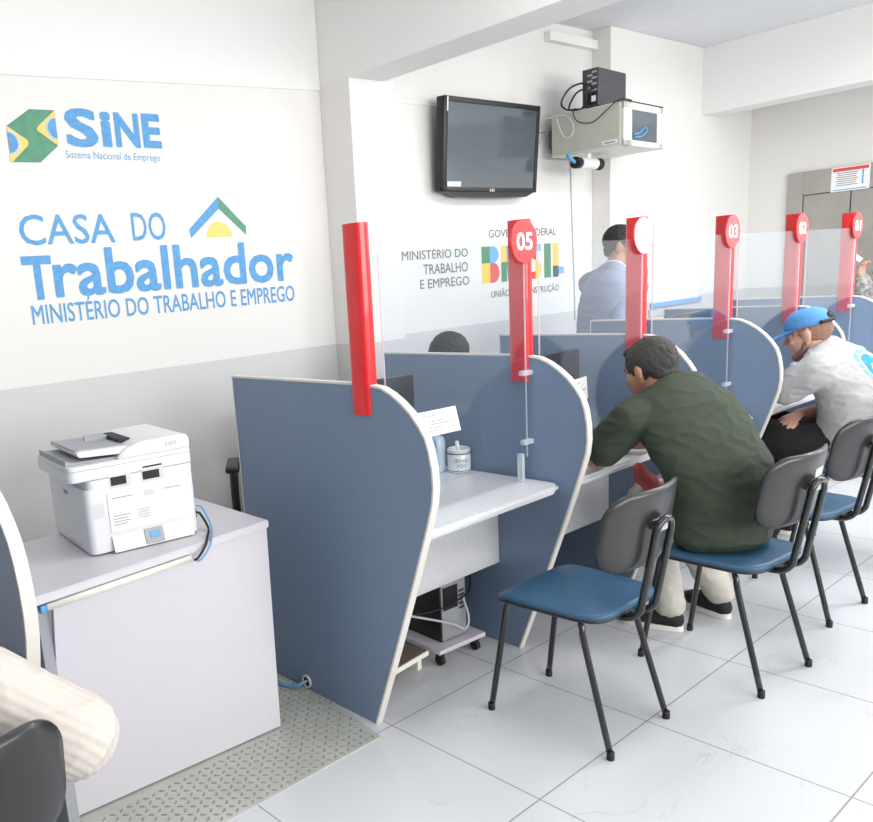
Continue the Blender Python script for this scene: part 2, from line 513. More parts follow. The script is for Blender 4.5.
b = BM(); box2(b, (-4.2, -6.0, -0.1), (XE + 0.2, YW + 0.2, 0)); struct('floor', b, M['floor'])
b = BM(); box2(b, (-4.2, -4.7, ZC), (XE + 0.2, YW + 0.2, ZC + 0.1)); struct('ceiling', b, M['ceiling'])
b = BM(); box2(b, (-4.2, YW, 0), (XE + 0.2, YW + 0.15, ZC)); struct('wall_left', b, M['wall'])
b = BM(); box2(b, (XE, -1.55, 0), (XE + 0.15, YW, ZC))
box2(b, (XE, -2.4, 2.3), (XE + 0.15, -1.55, ZC)); box2(b, (XE, -2.4, 0), (XE + 0.15, -1.55, 1.72)); box2(b, (XE, -4.6, 0), (XE + 0.15, -2.4, ZC))  # leaves an unseen high opening, placed for the disc glare
struct('wall_back', b, M['wall'])
b = BM(); box2(b, (-4.2, -4.7, 0), (XE + 0.15, -4.6, 1.15)); box2(b, (-4.2, -4.7, 2.75), (XE + 0.15, -4.6, ZC)); box2(b, (-4.2, -4.7, 1.15), (-2.5, -4.6, 2.75)); box2(b, (4.1, -4.7, 1.15), (XE + 0.15, -4.6, 2.75)); struct('wall_front', b, M['wall'])
b = BM(); box2(b, (-4.35, -4.7, 0), (-4.2, YW + 0.2, ZC)); struct('wall_side', b, M['wall'])
b = BM(); box2(b, (4.0, YF, 0), (XE, YW, ZC), 0.004); struct('wall_right', b, M['wall'])
# first pillar and its beam
b = BM(); box2(b, (1.364, 2.065, 0), (1.69, YW, 2.541), 0.004); struct('trim_1', b, M['wall'])
b = BM(); box2(b, (1.366, -4.6, 2.54), (1.62, YW, ZC), 0.003); struct('trim_2', b, M['white_paint'])
# beam before the lift
b = BM(); box2(b, (5.37, -4.6, 2.612), (5.62, YF, ZC), 0.003); struct('trim_3', b, M['white_paint'])
# beam above the painted wall, its lower edge is the thin joint line
b = BM(); prism(b, [(-4.2, 2.300), (1.364, 2.524), (1.364, ZC), (-4.2, ZC)], 'y', YW - 0.008, YW)
box2(b, (1.361, 2.062, 2.506), (1.70, YW, 2.514)); box2(b, (1.62, YW - 0.006, 2.505), (2.3, YW, 2.515))
box2(b, (3.42, 2.25, 2.99), (4.0, YW, 3.05), 0.003)
struct('trim_4', b, M['white_paint'])

# lift: a steel door set in the back wall
d = tag(bpy.data.objects.new('door_1', None), kind='structure'); COL.objects.link(d); d.location = (XE, 1.2, 0)
b = BM(); box2(b, (-0.035, 0.50, 0), (0, 0.62, 2.12), 0.004); box2(b, (-0.035, -0.86, 0), (0, -0.74, 2.12), 0.004)
box2(b, (-0.035, -0.74, 1.93), (0, 0.50, 2.12), 0.004); link_mesh('door_frame', b, M['steel'], d)
for y0, y1 in ((0.145, 0.495), (-0.23, 0.135), (-0.735, -0.24)):
    b = BM(); box2(b, (-0.02, y0, 0.01), (0, y1, 1.925), 0.003); link_mesh('door_panel', b, M['steel'], d)
b = BM(); box2(b, (-0.008, -0.74, 0), (-0.001, 0.50, 1.93)); link_mesh('door_gap', b, M['steel_dark'], d)

# ---------------------------------------------------------------- painted wall signs
def flat_poly(bm, pts, y, thick=0.0012, mi=0):
    return prism(bm, pts, 'y', y - thick, y, mi)
YS = YW - 0.0005
s = thing('painted_emblem', 'green hexagonal S emblem with two yellow and blue corners painted on the wall', 'sign', (0, YS, 0))
b = BM(); flat_poly(b, [(-0.388, 2.255), (-0.281, 2.327), (-0.168, 2.329), (-0.171, 2.184), (-0.262, 2.112), (-0.394, 2.11)], 0); link_mesh('green_field', b, M['ink_green'], s)
yl = [tuple(p[:2]) for p in smooth_path([(-0.330, 2.215, 0), (-0.306, 2.199, 0), (-0.310, 2.178, 0), (-0.33, 2.160, 0)], 5)]
b = BM(); flat_poly(b, [(-0.389, 2.254)] + yl + [(-0.386, 2.111), (-0.394, 2.11)], -0.0014); link_mesh('yellow_corner', b, M['ink_yellow'], s)
yr = [tuple(p[:2]) for p in smooth_path([(-0.235, 2.273, 0), (-0.257, 2.253, 0), (-0.255, 2.240, 0), (-0.235, 2.227, 0)], 5)]
b = BM(); flat_poly(b, [(-0.168, 2.329)] + yr + [(-0.171, 2.184)], -0.0014); link_mesh('yellow_corner', b, M['ink_yellow'], s)
def half_disc(cx, cz, rx, rz, a0, a1, n=16): return [(cx + rx * math.cos(a0 + (a1 - a0) * k / n), cz + rz * math.sin(a0 + (a1 - a0) * k / n)) for k in range(n + 1)]
for cx, cz, a0, a1 in ((-0.391, 2.187, -PI / 2, PI / 2), (-0.1705, 2.254, PI / 2, 3 * PI / 2)):
    b = BM(); flat_poly(b, half_disc(cx, cz, 0.049, 0.049, a0, a1), -0.0028); link_mesh('pale_ring', b, M['ink_pale'], s)
    b = BM(); flat_poly(b, half_disc(cx, cz, 0.039, 0.041, a0, a1), -0.0042); link_mesh('blue_disc', b, M['ink_blue'], s)

tag(text('wall_lettering', 'S', -0.128, 0.026, 2.182, 2.345, YS, M['ink_blue'], bold=0.028), 'big bold blue S starting the upper wall sign', 'lettering', 'upper wall sign letters')
s = thing('wall_lettering', 'bold blue letters iNE following the big S on the upper wall sign', 'lettering', (0, YS, 0), group='upper wall sign letters')
text('letter', 'i', 0.042, 0.094, 2.187, 2.338, 0, M['ink_blue'], s, bold=0.035)
text('letter', 'N', 0.111, 0.237, 2.189, 2.339, 0, M['ink_blue'], s, bold=0.032)
text('letter', 'E', 0.252, 0.350, 2.191, 2.343, 0, M['ink_blue'], s, bold=0.035)
s = thing('wall_lettering', 'thin line of small blue lettering under the bold SiNE sign', 'lettering', (0, YS, 0))
text_words('word', 'Sistema Nacional de Emprego', -0.142, 0.331, 2.124, 2.166, 0, M['ink_blue'], s, bold=0.0)
s = thing('wall_lettering', 'thin blue capitals CASA DO on the white wall', 'lettering', (0, YS, 0))
text('word', 'CASA', -0.400, 0.050, 1.768, 1.897, 0, M['ink_blue'], s, bold=0.006)
text('word', 'DO', 0.140, 0.322, 1.773, 1.902, 0, M['ink_blue'], s, bold=0.006)
s = thing('wall_lettering', 'large bold blue word Trabalhador painted across the wall', 'lettering', (0, YS, 0))
text('capital', 'T', -0.412, -0.276, 1.536, 1.724, 0, M['ink_blue'], s, bold=0.026)
text('letters', 'rabalhador', -0.274, 1.094, 1.538, 1.750, 0, M['ink_blue'], s, bold=0.018)
s = thing('wall_lettering', 'blue capitals MINISTÉRIO DO TRABALHO E EMPREGO under the large bold word', 'lettering', (0, YS, 0))
text_words('word', 'MINISTÉRIO DO TRABALHO E EMPREGO', -0.396, 1.084, 1.430, 1.537, 0, M['ink_blue'], s, bold=0.008)
s = thing('painted_roof_logo', 'painted roof of one blue and one green slope over a yellow half sun', 'sign', (0, YS, 0))
b = BM(); flat_poly(b, [(0.453, 1.82), (0.640, 1.974), (0.639, 1.917), (0.460, 1.778)], 0); link_mesh('blue_slope', b, M['ink_blue'], s)
b = BM(); flat_poly(b, [(0.640, 1.974), (0.798, 1.828), (0.794, 1.786), (0.639, 1.917)], 0); link_mesh('green_slope', b, M['ink_green'], s)
b = BM(); flat_poly(b, half_disc(0.629, 1.779, 0.078, 0.075, 0, PI), 0); link_mesh('half_sun', b, M['ink_yellow'], s)

s = thing('wall_lettering', 'grey three line ministry lettering on the wall below the television', 'lettering', (0, YS, 0))
text_words('word', 'MINISTÉRIO DO', 1.936, 2.551, 1.608, 1.676, 0, M['ink_grey'], s, bold=0.004)
text('word', 'TRABALHO', 2.123, 2.547, 1.515, 1.577, 0, M['ink_grey'], s, bold=0.004)
text_words('word', 'E EMPREGO', 2.088, 2.557, 1.429, 1.486, 0, M['ink_grey'], s, bold=0.004)
s = thing('wall_lettering', 'grey capitals GOVERNO FEDERAL above the coloured block letters', 'lettering', (0, YS, 0))
text_words('word', 'GOVERNO FEDERAL', 2.770, 3.534, 1.721, 1.772, 0, M['ink_grey'], s, bold=0.004)
s = thing('wall_lettering', 'grey capitals UNIÃO E RECONSTRUÇÃO under the coloured block letters', 'lettering', (0, YS, 0))
text_words('word', 'UNIÃO E RECONSTRUÇÃO', 2.779, 3.560, 1.318, 1.384, 0, M['ink_grey'], s, bold=0.004)
s = thing('block_letter_logo', 'word BRASIL in green, blue, yellow and red block letters on the wall', 'sign', (0, YS, 0))
z0, z1 = 1.428, 1.666; zm = (z0 + z1) / 2 + 0.01
def blk(pts, col):
    b = BM(); flat_poly(b, pts, 0); link_mesh('colour_block', b, M[col], s)
def rect(x0, x1, a, c): return [(x0, a), (x1, a), (x1, c), (x0, c)]
def bowl(x0, x1, a, c): return [(x0, a)] + half_disc(x0 + (x1 - x0) * 0.35, (a + c) / 2, (x1 - x0) * 0.65, (c - a) / 2, -PI / 2, PI / 2) + [(x0, c)]
blk(rect(2.690, 2.775, z0, zm), 'b_yellow'); blk(rect(2.690, 2.775, zm, z1), 'b_green')
blk(bowl(2.775, 2.875, z0, zm), 'b_red'); blk(bowl(2.775, 2.868, zm, z1), 'b_blue')
blk(rect(2.895, 2.955, z0, zm), 'b_green'); blk([(2.895, zm), (2.955, zm), (2.955, z1), (2.895, z1)], 'b_yellow')
blk(bowl(2.955, 3.020, zm, z1), 'b_blue'); blk([(2.955, zm), (3.0, zm), (3.03, z0), (2.97, z0)], 'b_green')
blk([(3.04, z0), (3.09, z0), (3.14, z1), (3.10, z1)], 'b_blue'); blk([(3.20, z0), (3.15, z0), (3.10, z1), (3.14, z1)], 'b_red'); blk(rect(3.08, 3.16, z0 + 0.05, z0 + 0.09), 'b_yellow')
blk(bowl(3.28, 3.35, z0, zm), 'b_yellow'); blk(rect(3.22, 3.28, z0, z0 + 0.05), 'b_red')
blk(half_disc(3.29, (zm + z1) / 2, 0.06, (z1 - zm) / 2, PI / 2, 3 * PI / 2), 'b_red'); blk(rect(3.29, 3.345, z1 - 0.05, z1), 'b_blue')
blk(rect(3.385, 3.415, z0, z1), 'b_green'); blk(rect(3.415, 3.465, z0, z1), 'b_green')
blk(rect(3.490, 3.560, zm - 0.05, z1), 'b_yellow'); blk(rect(3.490, 3.560, z0, zm - 0.05), 'b_dark'); blk(rect(3.560, 3.625, z0 + 0.02, z0 + 0.07), 'b_blue')

# ---------------------------------------------------------------- partitions, posts, number discs
X0, PITCH = -0.017, 0.8167
T = 0.026
PROFILE_CURVE = [(0.60, 1.192), (0.565, 1.187), (0.532, 1.183), (0.492, 1.166), (0.453, 1.142), (0.415, 1.112), (0.382, 1.075), (0.360, 1.043), (0.346, 1.004),
                 (0.336, 0.950), (0.334, 0.892), (0.341, 0.840), (0.358, 0.785), (0.390, 0.690), (0.431, 0.573), (0.534, 0.292), (0.645, 0.0)]
PROFILE = [(1.335, 0.0), (1.335, 1.192)] + PROFILE_CURVE
def grow(poly, d):
    n = len(poly); out = []
    area_ = sum(poly[i][0] * poly[(i + 1) % n][1] - poly[(i + 1) % n][0] * poly[i][1] for i in range(n))
    sg = 1 if area_ > 0 else -1
    for i in range(n):
        p0, p1, p2 = Vector(poly[i - 1]), Vector(poly[i]), Vector(poly[(i + 1) % n])
        d1 = (p1 - p0).normalized(); d2 = (p2 - p1).normalized()
        n1 = Vector((d1.y, -d1.x)) * sg; n2 = Vector((d2.y, -d2.x)) * sg
        nn = (n1 + n2).normalized()
        k = d / max(0.3, nn.dot(n1))
        out.append(tuple(p1 + nn * k))
    return out
NUMS = {0: None, 1: '05', 2: '04', 3: '03', 4: '02', 5: '01'}
WHERE = {-1.5: '',
         0: 'large blue partition with tall red post standing right of the printer cabinet',
         1: 'blue desk partition whose red post carries the number 05',
         2: 'blue desk partition behind the man in green, its post with a pale glaring disc',
         3: 'blue desk partition whose red post carries the number 03',
         4: 'blue desk partition whose red post carries the number 02',
         5: 'blue desk partition whose red post carries the number 01'}
def partition(x, label, post=True, num=None, tilt=0.0):
    t = thing('partition', label, 'partition', (x, 0, 0), group='curved blue desk partitions')
    b = BM(); prism(b, PROFILE, 'x', -T / 2, T / 2); link_mesh('panel', b, M['blue_panel'], t)
    # edge band: a strip around the rim of the panel
    out = grow(PROFILE, 0.0025)
    b = BM()
    hw = T / 2 + 0.0015
    n = len(out)
    ins = grow(PROFILE, -0.0045)
    V = []
    for i in range(n):
        V.append([b.verts.new((-hw, *ins[i])), b.verts.new((-hw, *out[i])), b.verts.new((hw, *out[i])), b.verts.new((hw, *ins[i]))])
    for i in range(n):
        j = (i + 1) % n
        if i == n - 1: continue        # nothing under the floor edge
        for k in range(3): b.faces.new([V[i][k], V[i][k + 1], V[j][k + 1], V[j][k]])
    bmesh.ops.recalc_face_normals(b, faces=b.faces[:])
    link_mesh('edge_band', b, M['edge'], t)
    if post:
        p = BM()
        sec = [(0.026 * math.copysign(abs(math.cos(a)) ** 0.55, math.cos(a)), 0.618 + 0.042 * math.copysign(abs(math.sin(a)) ** 0.55, math.sin(a))) for a in [2 * PI * k / 28 for k in range(28)]]
        z0, z1 = 1.095, 1.681
        prism(p, sec, 'z', z0, z1)
        o = link_mesh('post', p, M['red'], t, 'auto')
        if num:
            c = (-0.055, 0.560, 1.602)
            q = BM(); lathe(q, [(0.0745, 0.004), (0.076, 0.002), (0.076, -0.002), (0.0745, -0.004)], c, 40, 'y')
            dsc = link_mesh('sign_disc', q, M['red_disc'], t, 'auto')
            if tilt: dsc.matrix_local = Matrix.Translation(c) @ Matrix.Rotation(tilt, 4, 'X') @ Matrix.Translation(-Vector(c))
            text('number', num, c[0] - 0.047, c[0] + 0.047, c[2] - 0.031, c[2] + 0.031, c[1] - 0.004, M['white_letter'], dsc, bold=0.02, thick=0.001)
            q = BM(); box2(q, (c[0] + 0.02, 0.562, c[2] - 0.02), (0, 0.585, c[2] + 0.02)); link_mesh('bracket', q, M['red'], dsc)
    return t
parts_ = []
for i in range(6):
    parts_.append(partition(X0 + PITCH * i, WHERE[i], True, NUMS[i], -0.05 if i == 2 else 0.0))
partition(-1.265, 'blue partition cut off by the left edge, behind the cream sleeve', False)

# ---------------------------------------------------------------- desks and acrylic screens between the partitions
NEAR = ['between the tall bare red post and the post numbered 05', 'at which the man in the olive green shirt sits', 'left of the partition with number 03', 'at which the man with the blue cap sits', 'at the far end beside the post numbered 01']
for i in range(5):
    xa = X0 + PITCH * i + T / 2 + 0.002; xb = X0 + PITCH * (i + 1) - T / 2 - 0.002
    t = thing('service_desk', 'light grey service desk ' + NEAR[i], 'desk', ((xa + xb) / 2, 0, 0), group='grey service desks')
    w = (xb - xa) / 2
    b = BM(); prism(b, [(-w, 0.418), (w - 0.06, 0.436), (w - 0.022, 0.441), (w - 0.006, 0.450), (w, 0.468), (w, 1.20), (-w, 1.20)], 'z', 0.693, 0.722)
    bmesh.ops.bevel(b, geom=[e for e in b.edges if abs(e.verts[0].co.z - e.verts[1].co.z) < 1e-6], offset=0.011, segments=6, affect='EDGES'); link_mesh('worktop', b, M['worktop'], t)
    b = BM(); box2(b, (-w, 0.735, 0.350), (w, 0.755, 0.693)); link_mesh('modesty_panel', b, M['worktop'], t)
    for sx in (-1, 1):
        b = BM(); box2(b, (sx * w - 0.03 * (sx > 0), 1.05, 0), (sx * w + 0.03 * (sx < 0), 1.10, 0.693)); link_mesh('leg', b, M['galv'], t)
    s = thing('acrylic_screen', 'clear acrylic screen over desk ' + NEAR[i], 'screen', ((xa + xb) / 2, 0.57, 0.722), group='acrylic screens')
    b = BM(); box2(b, (-w + 0.03, -0.0025, 0.091), (w - 0.03, 0.0025, 0.868)); link_mesh('pane', b, M['acrylic'], s)
    for zz in (0.40, 0.14):
        b = BM(); box2(b, (w - 0.055, -0.012, zz), (w, 0.012, zz + 0.018), 0.002); link_mesh('clamp', b, M['acrylic_edge'], s)
    b = BM(); box2(b, (w - 0.075, -0.012, 0), (w - 0.06, 0.012, 0.11), 0.002); link_mesh('foot', b, M['acrylic_edge'], s)
    for xe in (-w + 0.027, w - 0.0295):
        b = BM(); box2(b, (xe, -0.0026, 0.091), (xe + 0.0025, 0.0026, 0.868)); link_mesh('edge_glint', b, M['acrylic_edge'], s)  # pale strip painting the lit glint along each pane end

# ---------------------------------------------------------------- printer cabinet and checker plate
t = thing('checker_plate', 'worn steel checker plate on the floor under the printer cabinet', 'plate', (0, 0, 0))
outline = [(-0.034, 1.34), (-0.034, 0.85), (-0.083, 0.572), (-1.25, 0.572), (-1.25, 1.34)]
b = BM(); prism(b, outline, 'z', 0.0, 0.005); link_mesh('sheet', b, M['plate'], t)
b = BM(); k = 0
def lug(bm, x, y, a, L=0.0118, W=0.0040, h=0.0026, z=0.005):
    c, s_ = math.cos(a), math.sin(a)
    f = lambda u, v, w: (x + u * c - v * s_, y + u * s_ + v * c, z + w)
    A = [bm.verts.new(f(*q)) for q in ((-L, 0, 0), (-L * .5, -W, 0), (L * .5, -W, 0), (L, 0, 0), (L * .5, W, 0), (-L * .5, W, 0))]
    B = [bm.verts.new(f(*q)) for q in ((-L * .6, 0, h), (-L * .4, -W * .4, h), (L * .4, -W * .4, h), (L * .6, 0, h), (L * .4, W * .4, h), (-L * .4, W * .4, h))]
    for i in range(6): bm.faces.new([A[i], A[(i + 1) % 6], B[(i + 1) % 6], B[i]])
    bm.faces.new(B)
y = 0.59; row = 0
while y < 1.3:
    x = -1.25 + (row % 2) * 0.0
    col = 0
    while x < -0.045:
        if not (y < 0.85 and x > -0.093 + (y - 0.572) * 0.15) and not (-1.1 < x < -0.255 and y > 0.85):
            lug(b, x, y, PI / 4 if (row + col) % 2 else -PI / 4)
        x += 0.028; col += 1
    y += 0.028; row += 1
tag(link_mesh('raised_lugs', b, M['plate_lug'], t), kind='stuff')

t = thing('printer_cabinet', 'white laminate cabinet carrying the printer, on the checker plate', 'cabinet', (0, 0, 0.007))
top = [(-1.10, 0.785), (-0.262, 0.858), (-0.245, 1.36), (-1.09, 1.32)]
b = BM(); prism(b, top, 'z', 0.728, 0.753); bmesh.ops.bevel(b, geom=b.edges[:], offset=0.003, segments=2, affect='EDGES'); link_mesh('top', b, M['cab_white'], t)
b = BM()
Q = [Vector(q) for q in ((-1.042, 0.800, 0.728), (-0.268, 0.866, 0.728), (-0.281, 0.868, 0.004), (-1.066, 0.908, 0.004))]
n = 16
for dy in (0.0, 0.018):
    G = [[b.verts.new(Q[0].lerp(Q[1], i / n).lerp(Q[3].lerp(Q[2], i / n), j / n) + Vector((0, dy, 0))) for j in range(n + 1)] for i in range(n + 1)]
    for i in range(n):
        for j in range(n): b.faces.new([G[i][j], G[i + 1][j], G[i + 1][j + 1], G[i][j + 1]])
    if dy == 0: H = G
rim = lambda g: [g[i][0] for i in range(n)] + [g[n][j] for j in range(n)] + [g[i][n] for i in range(n, 0, -1)] + [g[0][j] for j in range(n, 0, -1)]
A, B = rim(H), rim(G)
for i in range(len(A)): b.faces.new([A[i], A[(i + 1) % len(A)], B[(i + 1) % len(A)], B[i]])
bmesh.ops.recalc_face_normals(b, faces=b.faces[:]); link_mesh('front_panel', b, M['cab_white'], t, 'auto')
b = BM(); box2(b, (-0.292, 0.892, 0.0), (-0.272, 1.33, 0.728)); link_mesh('side_panel', b, M['cab_white'], t)
b = BM(); box2(b, (-1.080, 0.83, 0.0), (-1.048, 1.30, 0.728)); link_mesh('side_panel', b, M['printer_grey'], t)
b = BM(); tube(b, [(-1.066, 0.790, 0.716), (-0.590, 0.829, 0.717)], 0.012, 4, 1); link_mesh('cable_channel', b, M['trunk'], t)
b = BM(); box(b, (-1.074, 0.797, 0.712), (0.020, 0.02, 0.022), 0.004); link_mesh('channel_cap', b, M['cable_blue'], t)

# ---------------------------------------------------------------- printer
t = thing('multifunction_printer', 'white multifunction printer with grey paper trays on the white cabinet', 'printer', (-0.637, 1.150, 0.7605), -0.125)
W2, D2 = 0.178, 0.198
def rounded(x0, x1, y0, y1, r, n=5):
    o = []
    for cx, cy, a in ((x1 - r, y1 - r, 0), (x0 + r, y1 - r, PI / 2), (x0 + r, y0 + r, PI), (x1 - r, y0 + r, 1.5 * PI)):
        for k in range(n + 1): o.append((cx + r * math.cos(a + PI / 2 * k / n), cy + r * math.sin(a + PI / 2 * k / n)))
    return o
b = BM(); prism(b, rounded(-W2, W2, -D2, D2, 0.022), 'z', 0.006, 0.205)
prism(b, rounded(-W2 + 0.012, W2, -D2, D2 - 0.01, 0.02), 'z', 0.205, 0.232); link_mesh('body', b, M['printer'], t, 'auto')
for fx, fy in ((-1, -1), (1, -1), (-1, 1), (1, 1)):
    b = BM(); box(b, (fx * 0.14, fy * 0.15, 0.003), (0.03, 0.03, 0.006)); link_mesh('foot', b, M['dark'], t)
b = BM(); prism(b, rounded(-W2 - 0.040, W2 + 0.003, -D2 + 0.002, D2 - 0.045, 0.022), 'z', 0.234, 0.266); link_mesh('scanner_unit', b, M['printer'], t, 'auto')
b = BM(); prism(b, rounded(-W2 - 0.038, W2 + 0.003, -D2 + 0.004, D2 - 0.05, 0.02), 'z', 0.267, 0.280); lid = link_mesh('scanner_lid', b, M['printer'], t, 'auto')
b = BM(); prism(b, [(-0.212, 0.281), (-0.03, 0.2805), (-0.03, 0.285), (-0.195, 0.290), (-0.212, 0.297)], 'y', -D2 + 0.035, D2 - 0.075); link_mesh('output_tray', b, M['printer_grey'], lid)
b = BM(); prism(b, [(-0.06, 0.280), (0.180, 0.280), (0.180, 0.315), (0.165, 0.324), (0.02, 0.322), (-0.03, 0.307)], 'y', -D2 + 0.012, D2 - 0.06)
bmesh.ops.bevel(b, geom=b.edges[:], offset=0.004, segments=2, affect='EDGES'); adf = link_mesh('document_feeder', b, M['printer'], t, 'auto')
b = BM(); prism(b, [(-0.172, 0.304), (-0.165, 0.301), (-0.02, 0.292), (0.0, 0.304), (-0.02, 0.313), (-0.165, 0.319), (-0.175, 0.314)], 'y', -D2 + 0.03, D2 - 0.075); link_mesh('feeder_tray', b, M['printer'], adf, 'auto')
b = BM(); prism(b, [(-0.174, 0.3145), (-0.02, 0.3135), (-0.02, 0.3155), (-0.174, 0.3205)], 'y', -D2 + 0.052, D2 - 0.09); link_mesh('tray_liner', b, M['printer_grey'], adf)
b = BM(); prism(b, [(-0.095, 0.316), (-0.02, 0.314), (-0.02, 0.328), (-0.035, 0.336), (-0.095, 0.334)], 'y', 0.005, 0.017); link_mesh('paper_guide', b, M['printer_grey'], adf)
b = BM(); box2(b, (-0.022, -0.10, 0.314), (0.018, 0.07, 0.3262), 0.002); link_mesh('feeder_slot', b, M['dark'], adf)
yb = -D2
for x0, x1 in ((-0.098, -0.030), (0.004, 0.078)):
    b = BM(); box2(b, (x0, yb - 0.001, 0.198), (x1, yb + 0.01, 0.238 if x0 > 0 else 0.234), 0.001); o = link_mesh('hand_slot', b, M['vent'], t)
    b = BM(); box2(b, (x0 + 0.004, yb - 0.0018, 0.206), (x1 - 0.015, yb + 0.008, 0.232)); link_mesh('slot_opening', b, M['dark'], o)
b = BM(); box2(b, (-0.112, yb - 0.003, 0.062), (0.138, yb + 0.004, 0.186), 0.0015); dr = link_mesh('rear_door', b, M['printer'], t)
b = BM()
for x0, x1 in ((-0.098, -0.035), (0.072, 0.125)): box2(b, (x0, yb - 0.0035, 0.166), (x1, yb - 0.0028, 0.169))
link_mesh('seam', b, M['printer_grey'], dr)
b = BM(); box2(b, (0.008, yb - 0.0045, 0.158), (0.038, yb - 0.0028, 0.174), 0.0008); link_mesh('latch', b, M['vent'], dr)
b = BM()
for r_ in range(4): box2(b, (-0.10, yb - 0.0036, 0.084 + r_ * 0.009), (-0.055 + 0.01 * (r_ % 2), yb - 0.0029, 0.086 + r_ * 0.009)); box2(b, (-0.02, yb - 0.0036, 0.092 + r_ * 0.008), (0.018, yb - 0.0029, 0.0935 + r_ * 0.008))
link_mesh('rating_label', b, M['print'], dr)
b = BM(); box(b, (0.020, yb - 0.010, 0.028), (0.265, 0.005, 0.052), 0.0015, rx=-0.30); trap = link_mesh('duplex_flap', b, M['printer'], t)
b = BM(); box(b, (0.020, yb - 0.0125, 0.030), (0.062, 0.006, 0.048), 0.0015, rx=-0.30); link_mesh('latch_plate', b, M['printer_grey'], trap)
b = BM(); box(b, (0.022, yb - 0.0145, 0.034), (0.034, 0.004, 0.020), 0.001, rx=-0.30); link_mesh('blue_latch', b, M['cable_blue'], trap)
b = BM()
for k in range(6): box2(b, (-0.158 + k * 0.006, yb - 0.0007, 0.115), (-0.155 + k * 0.006, yb + 0.002, 0.160))
link_mesh('vent', b, M['vent'], t)
b = BM()
for k in range(5): box2(b, (0.100 + k * 0.008, -D2 + 0.0095, 0.297), (0.104 + k * 0.008, -D2 + 0.02, 0.309))
link_mesh('feeder_vent', b, M['vent'], adf)
b = BM(); box2(b, (0.012, yb + 0.001, 0.242), (0.075, yb + 0.006, 0.247)); link_mesh('hinge', b, M['dark'], t)
b = BM(); box2(b, (-W2 - 0.0008, -0.02, 0.165), (-W2 + 0.002, 0.02, 0.178)); link_mesh('badge', b, M['print'], t)
b = BM(); box2(b, (-W2 - 0.0008, -0.1, 0.006), (-W2 + 0.003, 0.03, 0.022)); link_mesh('drawer_notch', b, M['vent'], t)
b = BM(); box2(b, (W2 - 0.001, -D2 + 0.020, 0.045), (W2 + 0.004, -D2 + 0.045, 0.075)); box2(b, (W2 - 0.001, -D2 + 0.02, 0.195), (W2 + 0.002, -D2 + 0.03, 0.205)); link_mesh('socket', b, M['dark'], t)
b = BM(); box2(b, (W2 - 0.001, -D2 + 0.022, 0.085), (W2 + 0.003, -D2 + 0.034, 0.185)); link_mesh('blue_strip', b, M['cable_blue'], t)
def cable(name, pts, r, mt, label, cat='cable', group=None):
    b = BM(); tube(b, pts, r, 8, 8); return tag(link_mesh(name, b, mt, None, True), label, cat, group)
def pw(x, y, z):
    c_, s_ = math.cos(-0.125), math.sin(-0.125)
    return (-0.640 + x * c_ - y * s_, 1.150 + x * s_ + y * c_, 0.7605 + z)
cable('power_cable', [pw(0.189, -0.168, 0.060), pw(0.200, -0.172, 0.052), pw(0.208, -0.195, 0.022), pw(0.200, -0.225, 0.008), (-0.505, 0.855, 0.768), (-0.535, 0.822, 0.752), (-0.572, 0.808, 0.726), (-0.584, 0.816, 0.717)], 0.0040, M['cable_black'], 'black power cable looping from the printer into the cream channel')
cable('data_cable', [pw(0.189, -0.168, 0.082), pw(0.206, -0.174, 0.074), pw(0.217, -0.196, 0.034), pw(0.209, -0.230, 0.008), (-0.492, 0.850, 0.768), (-0.522, 0.816, 0.750), (-0.562, 0.802, 0.722), (-0.580, 0.806, 0.714)], 0.0030, M['cable_blue'], 'light blue data cable hanging from the printer beside the black one')

# ---------------------------------------------------------------- wall outlet hole and cable at the foot of the partition
b = BM(); lathe(b, [(0.026, 0), (0.026, -0.006), (0.019, -0.006), (0.019, 0)], (X0 - T / 2 - 0.0005, 1.020, 0.034), 24, 'x'); tag(link_mesh('cable_grommet', b, M['edge'], None, 'auto'), 'pale round cable grommet low on the large blue partition', 'grommet')
cable('data_cable', [(X0 - T / 2 + 0.03, 1.020, 0.034), (X0 - T / 2 - 0.015, 1.022, 0.034), (X0 - T / 2 - 0.045, 1.05, 0.018), (X0 - T / 2 - 0.06, 1.12, 0.0125), (X0 - T / 2 - 0.07, 1.25, 0.0125)], 0.006, M['cable_blue'], 'blue cable coming out of the grommet low on the partition')

